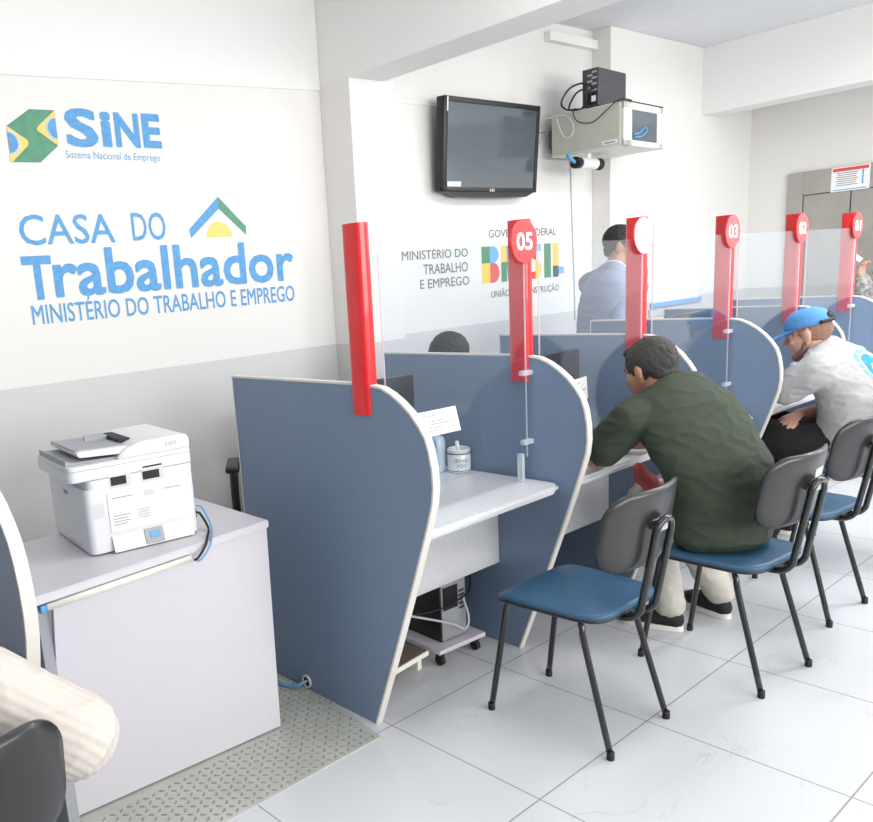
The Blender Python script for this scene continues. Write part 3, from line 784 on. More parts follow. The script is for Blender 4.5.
# ---------------------------------------------------------------- chairs
def make_chair(label, group):
    t = thing('visitor_chair', label, 'chair', group=group)
    # legs: each bent from a cross tube under the seat
    for sx in (-1, 1):
        for y0, y1 in ((0.228, 0.165), (-0.228, -0.105)):
            b = BM(); tube(b, [(sx * 0.110, y1 - 0.002, 0.424), (sx * 0.138, y1, 0.420), (sx * 0.149, y1 + (y0 - y1) * 0.10, 0.392), (sx * 0.153, y1 + (y0 - y1) * 0.2, 0.34), (sx * 0.171, y0, 0.010)], 0.0105, 10, 5)
            lg = link_mesh('leg', b, M['black_metal'], t, True)
            b = BM(); lathe(b, [(0.0115, 0), (0.0124, 0.004), (0.0120, 0.026), (0.0106, 0.027)], (sx * 0.1715, y0, 0.0), 14); link_mesh('foot_cap', b, M['dark'], lg, True)
    for y1 in (0.163, -0.107):
        b = BM(); tube(b, [(-0.115, y1, 0.424), (0.115, y1, 0.424)], 0.0105, 10, 1); link_mesh('cross_tube', b, M['black_metal'], t, True)
        b = BM()
        for sx in (-1, 1): tube(b, [(sx * 0.122, y1, 0.4228), (sx * 0.136, y1 + (0.0), 0.4185), (sx * 0.1435, y1 * 1.02, 0.409)], 0.0116, 10, 4)
        link_mesh('weld_collar', b, M['chrome'], t, True)
    # seat: rounded pad
    b = BM()
    def sup(a, rx, ry, e=0.38):
        c, s = math.cos(a), math.sin(a)
        return (rx * math.copysign(abs(c) ** e, c), ry * math.copysign(abs(s) ** e, s))
    rings = []
    for k, (sc, z) in enumerate(((0.93, 0.432), (0.985, 0.436), (1.0, 0.446), (0.985, 0.455), (0.93, 0.461), (0.6, 0.463), (0.25, 0.462))):
        ring = []
        for q in range(48):
            x, y = sup(2 * PI * q / 48, 0.208, 0.205)
            x *= 1 - 0.10 * (0.5 - y / 0.4) * 0.8
            zz = z - (0.018 * max(0, (y * sc - 0.11) / 0.09) ** 2) - 0.008 * (1 - (x / 0.2) ** 2) * (k >= 4) * 0.6 + 0.006 * max(0, (-y * sc - 0.1) / 0.09) ** 2
            ring.append(b.verts.new((x * sc, y * sc, zz)))
        rings.append(ring)
    for A, B in zip(rings, rings[1:]):
        for q in range(48): b.faces.new([A[q], A[(q + 1) % 48], B[(q + 1) % 48], B[q]])
    b.faces.new(rings[0][::-1]); b.faces.new(rings[-1])
    bmesh.ops.recalc_face_normals(b, faces=b.faces[:])
    link_mesh('seat', b, M['seat_blue'], t, True)
    b = BM(); tube(b, [(sup(2 * PI * q / 36, 0.2045, 0.1975)[0] * (1 - 0.08 * (0.5 - sup(2 * PI * q / 36, 0.205, 0.198)[1] / 0.4)), sup(2 * PI * q / 36, 0.2045, 0.1975)[1], 0.440 - 0.018 * max(0, (sup(2 * PI * q / 36, 0.2, 0.198)[1] - 0.11) / 0.09) ** 2) for q in range(37)], 0.0065, 6, 2)
    link_mesh('seat_rim', b, M['black_plastic'], t, True)
    # backrest: curved panel with rounded corners, leaning back
    b = BM(); nu, nv = 26, 14
    def bp(u, v, off):
        W, H = 0.206, 0.125
        x = u * W; z = v * H
        # round the corners
        r = 0.085
        ex, ez = abs(x) - (W - r), abs(z) - (H - r)
        if ex > 0 and ez > 0:
            d = math.hypot(ex, ez)
            mx_ = max(ex, ez) / d if d > 0 else 1
            x = math.copysign(W - r + ex * mx_, x); z = math.copysign(H - r + ez * mx_, z)
        y = -0.262 + 0.055 * (x / W) ** 2 - 0.16 * z + off
        return (x, y, 0.722 + z)
    F = [[b.verts.new(bp(-1 + 2 * i / nu, -1 + 2 * j / nv, 0.012 * (1 - 0.6 * max(abs(-1 + 2 * i / nu), abs(-1 + 2 * j / nv)) ** 8))) for j in range(nv + 1)] for i in range(nu + 1)]
    G = [[b.verts.new(bp(-1 + 2 * i / nu, -1 + 2 * j / nv, -0.012 * (1 - 0.6 * max(abs(-1 + 2 * i / nu), abs(-1 + 2 * j / nv)) ** 8))) for j in range(nv + 1)] for i in range(nu + 1)]
    for i in range(nu):
        for j in range(nv):
            b.faces.new([F[i][j], F[i + 1][j], F[i + 1][j + 1], F[i][j + 1]]); b.faces.new([G[i][j], G[i][j + 1], G[i + 1][j + 1], G[i + 1][j]])
    for i in range(nu):
        b.faces.new([F[i][0], G[i][0], G[i + 1][0], F[i + 1][0]]); b.faces.new([F[i][nv], F[i + 1][nv], G[i + 1][nv], G[i][nv]])
    for j in range(nv):
        b.faces.new([F[0][j], F[0][j + 1], G[0][j + 1], G[0][j]]); b.faces.new([F[nu][j], G[nu][j], G[nu][j + 1], F[nu][j + 1]])
    bmesh.ops.recalc_face_normals(b, faces=b.faces[:])
    link_mesh('backrest', b, M['back_black'], t, True)
    # back support: one tube bent into an upturned U, then under the seat
    b = BM()
    P = []
    for sx, rev in ((-1, False), (1, True)):
        q = [(sx * 0.045, 0.0, 0.421), (sx * 0.045, -0.12, 0.421), (sx * 0.045, -0.205, 0.424), (sx * 0.045, -0.245, 0.450), (sx * 0.045, -0.258, 0.50), (sx * 0.045, -0.290, 0.68), (sx * 0.043, -0.297, 0.722)]
        P += q if not rev else q[::-1]
        if not rev: P += [(-0.028, -0.301, 0.745), (0.0, -0.303, 0.753), (0.028, -0.301, 0.745)]
    tube(b, P, 0.0115, 10, 5); link_mesh('back_support', b, M['black_metal'], t, True)
    b = BM(); box(b, (0, -0.288, 0.728), (0.05, 0.022, 0.03), 0.004, rx=0.1); lathe(b, [(0.006, -0.292), (0.006, -0.276)], (-0.022, 0, 0.728), 10, 'y'); link_mesh('bracket', b, M['chrome'], t)
    return t
chA = make_chair('empty blue seat black chair nearest the camera', 'visitor chairs')
chA.location = (0.490, 0.193, 0); chA.rotation_euler.z = 0.0
def put(label, x, y, rz):
    c = dup(chA, label); c.location = (x, y, 0); c.rotation_euler.z = rz; return c
chB = put('blue seat chair under the man in the olive green shirt', 1.187, 0.018, -0.07)
chC = put('empty blue seat chair right of the man in the green shirt', 1.930, 0.068, -0.05)
chD = put('chair under the man in the blue cap', 2.75, 0.09, 0.03)
chE = put('charcoal chair cut off at the lower left, behind the cream sleeve', -1.56, 0.235, 0.03)
b = BM(); box(b, (0.045, -0.2775, 0.768), (0.07, 0.003, 0.03), 0.0, rx=0.16, rz=0.155); link_mesh('sticker', b, M['trunk'], chB)['label'] = 'worn yellowish sticker'

# ---------------------------------------------------------------- television on the wall
t = thing('television', 'black flat screen television on a wall bracket, switched off', 'television', (2.688, 2.190, 2.268))
def tilt(o): o.rotation_euler.x = 0.08
TVW, TVH = 0.474, 0.270
b = BM(); box2(b, (-TVW, 0.0, -TVH), (TVW, 0.055, TVH), 0.008, 3)
body_ = link_mesh('casing', b, M['black_plastic'], t, 'auto'); tilt(body_)
b = BM()
for lo, hi in (((-TVW, -0.012, TVH - 0.030), (TVW, 0.001, TVH)), ((-TVW, -0.012, -TVH), (TVW, 0.001, -TVH + 0.026)), ((-TVW, -0.012, -TVH), (-TVW + 0.036, 0.001, TVH)), ((TVW - 0.030, -0.012, -TVH), (TVW, 0.001, TVH))):
    box2(b, lo, hi, 0.003)
bz = link_mesh('bezel', b, M['black_plastic'], t, 'auto'); tilt(bz)
b = BM(); box2(b, (-TVW + 0.03, -0.006, -TVH + 0.02), (TVW - 0.025, 0.0, TVH - 0.025)); sc = link_mesh('screen', b, M['screen'], t); tilt(sc)
b = BM(); prism(b, [(-TVW * 0.93, -TVH + 0.004), (TVW * 0.97, -TVH + 0.004), (TVW * 0.78, -TVH - 0.028), (0, -TVH - 0.034), (-TVW * 0.66, -TVH - 0.030)], 'y', -0.008, 0.05); sp = link_mesh('speaker_strip', b, M['black_plastic'], t); tilt(sp)
b = BM(); box2(b, (-TVW + 0.040, -0.0145, -TVH + 0.030), (-TVW + 0.165, -0.0125, -TVH + 0.058)); box2(b, (-TVW + 0.022, -0.0145, TVH - 0.085), (-TVW + 0.032, -0.0125, TVH - 0.006)); st = link_mesh('sticker', b, M['paper'], t); tilt(st)
lg = text('logo', 'LG', -0.022, 0.022, -TVH + 0.003, -TVH + 0.021, -0.0125, M['white_letter'], t, bold=0.02); tilt(lg)
b = BM(); box2(b, (-0.2, 0.075, -0.12), (0.2, 0.1095, 0.12)); link_mesh('wall_bracket', b, M['dark_grey'], t)

# ---------------------------------------------------------------- wall rack with a small computer on top
t = thing('wall_rack', 'pale steel wall rack with a glass front and its door swung open', 'rack', (3.344, 2.199, 2.2265), 0.074)
RW, RDp, RH = 0.572, 0.492, 0.265
b = BM(); box2(b, (0, -RDp, 0), (RW, 0.0, RH), 0.004); body_ = link_mesh('body', b, M['rack_white'], t)
b = BM(); box2(b, (-0.004, -RDp + 0.012, 0.012), (0.001, -0.004, RH - 0.008), 0.0015); link_mesh('side_panel', b, M['rack'], t)
b = BM(); box2(b, (-0.0055, -RDp + 0.025, 0.016), (-0.0035, -RDp + 0.13, 0.042)); link_mesh('label_plate', b, M['paper'], t)
b = BM(); box2(b, (-0.0058, -RDp + 0.04, 0.024), (-0.0054, -RDp + 0.115, 0.033)); link_mesh('label_print', b, M['print'], t)
b = BM(); box2(b, (0.1, 0.0, 0.04), (0.42, 0.062, RH - 0.04)); link_mesh('wall_bracket', b, M['dark_grey'], t)
fr = BM()
for lo, hi in (((0.0, 0.0), (RW, 0.035)), ((0.0, RH - 0.045), (RW, RH)), ((0.0, 0.0), (0.115, RH)), ((RW - 0.085, 0.0), (RW, RH))):
    box2(fr, (lo[0], -RDp - 0.014, lo[1]), (hi[0], -RDp, hi[1]), 0.003)
link_mesh('front_frame', fr, M['rack_white'], t)
b = BM(); box2(b, (0.11, -RDp - 0.008, 0.03), (RW - 0.08, -RDp - 0.003, RH - 0.04)); link_mesh('glass', b, M['screen'], t)
b = BM(); tube(b, [(0.15, -RDp - 0.011, 0.07), (0.22, -RDp - 0.012, 0.085), (0.30, -RDp - 0.012, 0.12), (0.33, -RDp - 0.011, 0.10), (0.25, -RDp - 0.012, 0.065), (0.16, -RDp - 0.011, 0.055)], 0.006, 6, 5); link_mesh('patch_cable', b, M['cable_blue'], t, True)
b = BM(); box(b, (RW + 0.085, -RDp + 0.05, RH / 2 + 0.012), (0.15, 0.014, RH * 0.86), 0.003, rz=0.35); link_mesh('door', b, M['rack'], t)
b = BM(); box2(b, (0.0, -RDp - 0.02, RH - 0.002), (RW * 0.98, -RDp + 0.06, RH + 0.003)); link_mesh('top_strip', b, M['dark'], t)
t = thing('computer_tower', 'dark grey computer standing on top of the pale wall rack', 'computer', (3.55, 1.935, 2.4955), 0.074)
b = BM(); box2(b, (-0.185, -0.055, 0.004), (0.20, 0.055, 0.232), 0.003); link_mesh('case', b, M['dark_grey'], t)
b = BM()
for k in range(7): box2(b, (-0.188, -0.045 + 0.03 * (k % 2), 0.095 + k * 0.018), (-0.184, -0.012 + 0.03 * (k % 2), 0.107 + k * 0.018))
link_mesh('rear_slots', b, M['galv'], t)
b = BM(); box2(b, (-0.188, -0.048, 0.012), (-0.1835, 0.040, 0.085)); link_mesh('socket_plate', b, M['dark'], t)
b = BM(); box2(b, (-0.190, -0.04, 0.03), (-0.187, -0.01, 0.065)); link_mesh('socket', b, M['paper'], t)
for sx in (-0.15, 0.15):
    for sy in (-0.035, 0.035):
        b = BM(); lathe(b, [(0.012, 0), (0.012, 0.006)], (sx, sy, 0), 10); link_mesh('foot', b, M['dark'], t)
Zt = 2.4955
cable('computer_cable', [(3.36, 1.91, 2.57), (3.31, 1.93, 2.60), (3.27, 1.97, 2.575), (3.275, 2.02, 2.50), (3.30, 1.98, 2.485), (3.34, 1.92, 2.50), (3.36, 1.93, 2.52)], 0.006, M['cable_black'], 'black cable coiled behind the computer on the wall rack', group='cables behind the rack computer')
cable('computer_cable', [(3.36, 1.92, 2.62), (3.33, 1.96, 2.645), (3.28, 2.02, 2.62), (3.25, 2.06, 2.54), (3.30, 2.05, 2.50), (3.38, 2.02, 2.503)], 0.006, M['cable_black'], 'black cable arching up from the back of the rack computer', group='cables behind the rack computer')
cable('computer_cable', [(3.36, 1.90, 2.60), (3.32, 1.90, 2.63), (3.30, 1.91, 2.57), (3.325, 1.93, 2.502), (3.335, 1.96, 2.50)], 0.006, M['cable_black'], 'black cable dropping straight from the rack computer', group='cables behind the rack computer')
cable('power_cable', [(3.40, 2.02, 2.503), (3.338, 2.03, 2.500), (3.322, 1.99, 2.42), (3.340, 1.89, 2.395), (3.352, 1.80, 2.45), (3.368, 1.715, 2.502), (3.50, 1.71, 2.503)], 0.0035, M['cable_black'], 'thin black cable drooping across the side of the wall rack')
cable('power_cable', [(3.26, 2.27, 2.46), (3.31, 2.10, 2.475), (3.325, 2.03, 2.42), (3.318, 2.02, 2.35), (3.305, 2.07, 2.33), (3.30, 2.11, 2.40), (3.30, 2.13, 2.46)], 0.0045, M['cable_grey'], 'pale cable looping at the back corner of the wall rack')
cable('television_cable', [(3.10, 2.27, 2.47), (3.25, 2.285, 2.455), (3.44, 2.26, 2.44)], 0.003, M['cable_grey'], 'pale thin cable running straight from television to rack')
cable('television_cable', [(3.08, 2.27, 2.39), (3.25, 2.285, 2.395), (3.44, 2.27, 2.41)], 0.003, M['cable_blue'], 'blue thin cable running from television to rack')
cable('television_cable', [(3.08, 2.27, 2.27), (3.22, 2.288, 2.29), (3.35, 2.27, 2.36), (3.42, 2.27, 2.43)], 0.004, M['cable_grey'], 'pale cable sagging from television up to the rack')
t = thing('security_camera', 'small white tube camera with black ends under the wall rack', 'camera', (3.49, 2.02, 2.165), 0.05)
b = BM(); lathe(b, [(0.034, -0.10), (0.037, -0.097), (0.037, 0.097), (0.034, 0.10)], (0, 0, 0), 24, 'x'); link_mesh('body', b, M['paper'], t, 'auto')
b = BM(); lathe(b, [(0.026, 0.10), (0.038, 0.112), (0.040, 0.16), (0.030, 0.165)], (0, 0, 0), 24, 'x'); link_mesh('lens_hood', b, M['dark'], t, 'auto')
b = BM(); lathe(b, [(0.030, -0.165), (0.038, -0.16), (0.036, -0.112), (0.026, -0.10)], (0, 0, 0), 24, 'x'); link_mesh('rear_cap', b, M['dark'], t, 'auto')
b = BM(); box2(b, (-0.02, -0.015, 0.034), (0.02, 0.015, 0.062)); link_mesh('mount', b, M['paper'], t)
b = BM(); tube(b, [(-0.155, 0, 0.0), (-0.19, 0.01, 0.02), (-0.20, 0.03, 0.045), (-0.17, 0.03, 0.058)], 0.012, 8, 4); link_mesh('pigtail', b, M['cable_blue'], t, True)
cable('wall_cable', [(3.712, 2.292, 2.24), (3.714, 2.293, 2.15), (3.732, 2.293, 1.75), (3.752, 2.293, 1.35), (3.760, 2.293, 1.1)], 0.004, M['cable_grey'], 'pale cable running down the wall below the rack')

# whiteboard on the right hand wall, notice on the lift
t = thing('whiteboard', 'white board with a blue grey tray rail on the wall beyond the desks', 'board', (4.98, YF, 1.45))
b = BM(); box2(b, (-0.36, -0.014, -0.30), (0.38, -0.002, 0.32), 0.003); link_mesh('panel', b, M['paper'], t)
b = BM(); box2(b, (-0.40, -0.035, -0.33), (0.40, -0.002, -0.295), 0.004); link_mesh('tray', b, M['b_blue'], t)
b = BM(); box2(b, (-0.42, -0.02, -0.40), (0.42, -0.002, -0.345), 0.003); link_mesh('rail', b, M['cab_white'], t)
t = thing('notice', 'white paper notice with a red heading taped over the steel lift doors', 'notice', (XE - 0.037, 1.345, 2.02))
b = BM(); box2(b, (-0.002, -0.14, -0.097), (-0.0005, 0.14, 0.097)); link_mesh('sheet', b, M['paper'], t)
b = BM(); box2(b, (-0.0028, -0.13, 0.062), (-0.0018, 0.13, 0.088)); link_mesh('red_heading', b, M['b_red'], t)
b = BM()
for k in range(7): box2(b, (-0.0028, -0.055 + 0.008 * (k % 3), 0.045 - k * 0.016), (-0.0018, 0.105 - 0.012 * (k % 2), 0.051 - k * 0.016))
link_mesh('printed_lines', b, M['print'], t)
b = BM(); box2(b, (-0.0028, -0.095, -0.055), (-0.0018, -0.085, 0.06)); box2(b, (-0.0028, -0.125, -0.088), (-0.0018, 0.12, -0.081)); link_mesh('blue_rule', b, M['ink_blue'], t)

# ---------------------------------------------------------------- things on the desks
def monitor(x, y, z, rz, label, w=0.235, h=0.15, cz=0.26):
    t = thing('computer_monitor', label, 'monitor', (x, y, z), rz, 'monitors on the service desks')
    b = BM(); box2(b, (-w, -0.012, cz - h), (w, 0.018, cz + h), 0.005); link_mesh('casing', b, M['black_plastic'], t, 'auto')
    b = BM(); box2(b, (-w + 0.012, 0.0175, cz + 0.015 - h), (w - 0.012, 0.0195, cz - 0.01 + h)); link_mesh('screen', b, M['screen'], t)
    b = BM(); box2(b, (-0.09, -0.03, 0.19), (0.09, -0.01, 0.31), 0.006); link_mesh('rear_cover', b, M['black_plastic'], t)
    b = BM(); box2(b, (-0.025, -0.035, 0.01), (0.025, -0.012, 0.24), 0.004); link_mesh('stand', b, M['black_plastic'], t)
    b = BM(); lathe(b, [(0.10, 0.0), (0.10, 0.006), (0.03, 0.014)], (0, -0.01, 0), 28); link_mesh('base', b, M['black_plastic'], t, 'auto')
    return t
ZD = 0.7225
monitor(0.365, 1.020, ZD, -0.10, 'black monitor seen from behind on the desk nearest the printer')
monitor(1.33, 0.86, ZD, 0.05, 'black monitor just right of the post numbered 05')
monitor(2.10, 0.95, ZD, 0.05, 'black monitor on the desk left of the partition with number 03')
monitor(2.93, 1.03, ZD, 0.02, 'black monitor on the desk facing the man in the blue cap', 0.26, 0.155, 0.310)
def note(name, pts, label, group=None):
    t = thing(name, label, 'paper', (0, 0, 0), 0, group)
    b = BM(); prism(b, pts, 'y', 0.5655, 0.5668); link_mesh('sheet', b, M['paper'], t)
    p = [Vector(q) for q in pts]
    b = BM()
    for k, (u0, u1, v) in enumerate(((0.14, 0.52, 0.78), (0.22, 0.60, 0.55), (0.30, 0.92, 0.44), (0.18, 0.55, 0.30), (0.2, 0.42, 0.18))):
        f = lambda u, v: tuple(p[0].lerp(p[1], u).lerp(p[3].lerp(p[2], u), v))
        prism(b, [f(u0, v), f(u1, v), f(u1, v + 0.035), f(u0, v + 0.035)], 'y', 0.5647, 0.5655)
    link_mesh('printed_lines', b, M['print'], t)
note('paper_notice', [(0.194, 0.985), (0.377, 0.981), (0.352, 1.069), (0.150, 1.072)], 'white printed sheet taped to the acrylic screen nearest the printer')
note('paper_notice', [(1.062, 0.972), (1.160, 0.979), (1.150, 1.069), (1.040, 1.063)], 'white printed sheet on the acrylic screen by the olive green sleeve')
note('paper_notice', [(1.87, 0.95), (1.97, 0.955), (1.97, 1.05), (1.87, 1.045)], 'white printed sheet on the acrylic screen behind the head of the man in green')
t = thing('ticket_jar', 'white jar with thin black rings reading SENHAS AQUI on the desk', 'jar', (0.757, 0.915, ZD))
t.location.x = 0.735; t.location.y = 0.885
b = BM(); lathe(b, [(0.042, 0), (0.047, 0.003), (0.047, 0.074), (0.045, 0.078), (0.047, 0.082), (0.047, 0.094), (0.043, 0.097), (0.041, 0.094), (0.041, 0.01)], (0, 0, 0), 36); link_mesh('body', b, M['ceramic'], t, 'auto')
b = BM(); lathe(b, [(0.0476, 0.0765), (0.0476, 0.0795)], (0, 0, 0), 36); lathe(b, [(0.0476, 0.007), (0.0476, 0.0095)], (0, 0, 0), 36); link_mesh('black_ring', b, M['dark'], t)
for body, z0, z1, wd in (('SENHAS', 0.044, 0.060, 0.62), ('AQUI', 0.022, 0.038, 0.40)):
    me = text_mesh(body); q = bmesh.new(); q.from_mesh(me); bpy.data.meshes.remove(me)
    bmesh.ops.subdivide_edges(q, edges=q.edges[:], cuts=1)
    xs = [v.co.x for v in q.verts]; ys = [v.co.y for v in q.verts]; a0, a1, c0, c1 = min(xs), max(xs), min(ys), max(ys)
    for v in q.verts:
        an = -2.22 + wd * ((v.co.x - a0) / (a1 - a0) - 0.5) * 2
        zz = z0 + (z1 - z0) * (v.co.y - c0) / (c1 - c0)
        v.co = (0.0476 * math.cos(an), 0.0476 * math.sin(an), zz)
    link_mesh('lettering', q, M['ink_grey'], t)
b = BM(); tube(b, [(-0.01, -0.01, 0.05), (-0.028, -0.016, 0.13)], 0.008, 8, 1); tag(link_mesh('paper_roll', b, M['paper'], None, True, (0.735, 0.885, ZD)), 'small rolled ticket slip sticking out of the white jar', 'ticket')
t = thing('gel_bottle', 'clear bottle of blue hand gel beside the white jar', 'bottle', (0.690, 0.960, ZD))
b = BM(); lathe(b, [(0.030, 0), (0.034, 0.004), (0.034, 0.125), (0.028, 0.142), (0.013, 0.15), (0.013, 0.158)], (0, 0, 0), 24); link_mesh('body', b, M['clear_bottle'], t, 'auto')
b = BM(); lathe(b, [(0.016, 0.156), (0.016, 0.174), (0.006, 0.176), (0.006, 0.20)], (0, 0, 0), 16); box2(b, (-0.045, -0.008, 0.198), (0.014, 0.008, 0.212), 0.003); link_mesh('pump', b, M['ceramic'], t, 'auto')
t = thing('blue_bottle', 'blue spray bottle half hidden by the large partition edge', 'bottle', (0.605, 0.930, ZD))
b = BM(); lathe(b, [(0.028, 0), (0.032, 0.004), (0.032, 0.13), (0.013, 0.17), (0.013, 0.185)], (0, 0, 0), 24); link_mesh('body', b, M['cable_blue'], t, 'auto')
b = BM(); lathe(b, [(0.015, 0.183), (0.015, 0.21)], (0, 0, 0), 16); box2(b, (-0.05, -0.012, 0.205), (0.022, 0.012, 0.24), 0.005); link_mesh('spray_head', b, M['ceramic'], t, 'auto')

# ---------------------------------------------------------------- under the near desk
t = thing('computer_cart', 'white board cart on black castors under the near desk', 'cart', (0.565, 0.885, 0), -0.06)
b = BM(); box2(b, (-0.135, -0.145, 0.062), (0.125, 0.24, 0.080), 0.002); link_mesh('platform', b, M['cab_white'], t)
for sx in (-0.10, 0.10):
    for sy in (-0.11, 0.20):
        b = BM(); lathe(b, [(0.015, -0.011), (0.021, -0.009), (0.021, 0.009), (0.015, 0.011)], (sx, sy, 0.021), 18, 'x'); cw = link_mesh('castor', b, M['dark'], t, 'auto')
        b = BM(); box2(b, (sx - 0.015, sy - 0.012, 0.038), (sx + 0.015, sy + 0.012, 0.0615), 0.002); link_mesh('fork', b, M['dark'], cw)
t = thing('computer_tower', 'black computer with bare metal rear standing on the white cart', 'computer', (0.575, 0.90, 0.0805), -0.06)
b = BM(); box2(b, (-0.085, -0.110, 0), (0.060, 0.24, 0.30), 0.003); link_mesh('case', b, M['black_plastic'], t)
b = BM(); box2(b, (-0.078, -0.113, 0.005), (0.055, -0.108, 0.295)); rp = link_mesh('rear_plate', b, M['galv'], t)
b = BM(); box2(b, (-0.07, -0.1145, 0.13), (0.012, -0.1125, 0.225)); link_mesh('port_panel', b, M['dark'], rp)
for k in range(5):
    b = BM(); box2(b, (0.018, -0.1145, 0.115 + k * 0.018), (0.048, -0.1125, 0.125 + k * 0.018)); link_mesh('vent_slot', b, M['dark_grey'], rp)
b = BM(); box2(b, (-0.07, -0.1145, 0.235), (0.04, -0.1125, 0.285)); link_mesh('power_supply', b, M['steel'], rp)
cable('data_cable', [(0.03, 0.80, 0.345), (0.20, 0.775, 0.30), (0.36, 0.755, 0.235), (0.50, 0.745, 0.17), (0.585, 0.755, 0.12), (0.615, 0.762, 0.16), (0.60, 0.778, 0.25)], 0.0045, M['cable_grey'], 'grey blue cable strung across under the near desk to the computer')
cable('power_cable', [(0.02, 0.90, 0.26), (0.25, 0.83, 0.25), (0.42, 0.775, 0.24), (0.56, 0.768, 0.245), (0.66, 0.79, 0.26), (0.74, 0.86, 0.31)], 0.0035, M['cable_black'], 'thin black cable passing behind the bare metal computer rear')
t = thing('footrest', 'brown board footrest with pale edge lying under the near desk', 'footrest', (0.225, 0.90, 0.0), 0.10)
b = BM(); box(b, (0, 0, 0.055), (0.34, 0.24, 0.018), 0.003, rx=-0.10); link_mesh('board', b, M['wood'], t)
b = BM(); box(b, (0, -0.122, 0.067), (0.34, 0.006, 0.019), 0.001, rx=-0.10); link_mesh('edge_strip', b, M['trunk'], t)
for sx in (-0.14, 0.14):
    b = BM(); box2(b, (sx - 0.012, -0.10, 0.0), (sx + 0.012, 0.10, 0.040)); link_mesh('foot', b, M['trunk'], t)

# ---------------------------------------------------------------- people
V = Vector
def hand(bm, wrist, d, n, thumb, curl=0.35, sc=1.0):
    """palm, four fingers of different lengths and a thumb; d points along the hand, n is the side the palm faces, thumb = the thumb's side"""
    d = V(d).normalized(); n = V(n); n = (n - d * n.dot(d)).normalized(); w = V(thumb); w = (w - d * w.dot(d) - n * w.dot(n)).normalized()
    wrist = V(wrist)
    loft(bm, [wrist - d * 0.02, wrist + d * 0.03 * sc, wrist + d * 0.085 * sc], [(0.026 * sc, 0.019 * sc), (0.036 * sc, 0.016 * sc), (0.041 * sc, 0.0125 * sc)], [w, w, w], 14, 3)
    for k, (L, off) in enumerate(((0.070, 0.031), (0.079, 0.0105), (0.073, -0.0105), (0.057, -0.030))):
        p = wrist + d * (0.082 * sc - 0.006 * abs(off) / 0.03 * sc) + w * off * sc
        a = 0.0; pts = [p - d * 0.02 * sc, p]
        dd = (d + w * off * 3.2).normalized()
        for seg_, c in ((0.45, curl * 0.7), (0.32, curl), (0.26, curl * 0.8)):
            a += c
            p = p + (dd * math.cos(a) + n * math.sin(a)) * L * seg_ * sc
            pts.append(p)
        loft(bm, pts, [0.0085 * sc, 0.0090 * sc, 0.0082 * sc, 0.0076 * sc, 0.0066 * sc], None, 10, 3)
    p = wrist + d * 0.022 * sc + w * 0.026 * sc
    q1 = p + (d * 0.55 + w * 0.75 + n * 0.25).normalized() * 0.042 * sc
    q2 = q1 + (d * 0.85 + w * 0.30 + n * 0.40).normalized() * 0.032 * sc
    q3 = q2 + (d * 0.95 + w * 0.02 + n * 0.45).normalized() * 0.024 * sc
    loft(bm, [p - w * 0.015, p, q1, q2, q3], [0.013 * sc, 0.0135 * sc, 0.0105 * sc, 0.0095 * sc, 0.0075 * sc], None, 10, 3)

def head_frame(c, f, up):
    f = V(f).normalized(); up = V(up); r = f.cross(up).normalized(); u = r.cross(f)
    return V(c), Matrix((r, f, u)).transposed()

def head(bm, c, f, up, wide=1.0):
    c, R = head_frame(c, f, up)
    P = lambda x, y, z: c + R @ V((x, y, z))
    ell(bm, P(0, -0.012, 0.028), (0.074 * wide, 0.094, 0.086), R, 24)          # skull
    ell(bm, P(0, 0.020, -0.020), (0.064 * wide, 0.072, 0.080), R, 20)           # face
    loft(bm, [P(0, 0.0, -0.045), P(0, 0.048, -0.078), P(0, 0.066, -0.096)], [(0.058 * wide, 0.05), (0.044 * wide, 0.030), (0.024, 0.017)], [R @ V((1, 0, 0))] * 3, 14, 3)   # jaw, chin
    loft(bm, [P(-0.042, 0.070, 0.022), P(0, 0.084, 0.026), P(0.042, 0.070, 0.022)], [0.010, 0.012, 0.010], None, 8, 3)   # brow
    loft(bm, [P(0, 0.080, 0.018), P(0, 0.098, -0.012), P(0, 0.108, -0.026)], [(0.008, 0.008), (0.011, 0.010), (0.014, 0.010)], [R @ V((1, 0, 0))] * 3, 10, 3)   # nose
    for sx in (-1, 1):
        ell(bm, P(sx * 0.013, 0.094, -0.030), (0.009, 0.009, 0.007), R, 10)     # nostril wings
        ell(bm, P(sx * 0.040, 0.062, -0.018), (0.020, 0.018, 0.018), R, 12)     # cheeks
        q = Matrix.Rotation(sx * 0.35, 3, 'Z')
        ell(bm, P(sx * 0.078 * wide, -0.006, -0.004), (0.009, 0.020, 0.032), R @ q, 14)   # ears
        ell(bm, P(sx * 0.076 * wide, -0.001, -0.032), (0.007, 0.011, 0.012), R, 10)
    ell(bm, P(0, 0.083, -0.056), (0.023, 0.012, 0.006), R, 12); ell(bm, P(0, 0.081, -0.067), (0.021, 0.012, 0.007), R, 12)   # lips
    return P, R

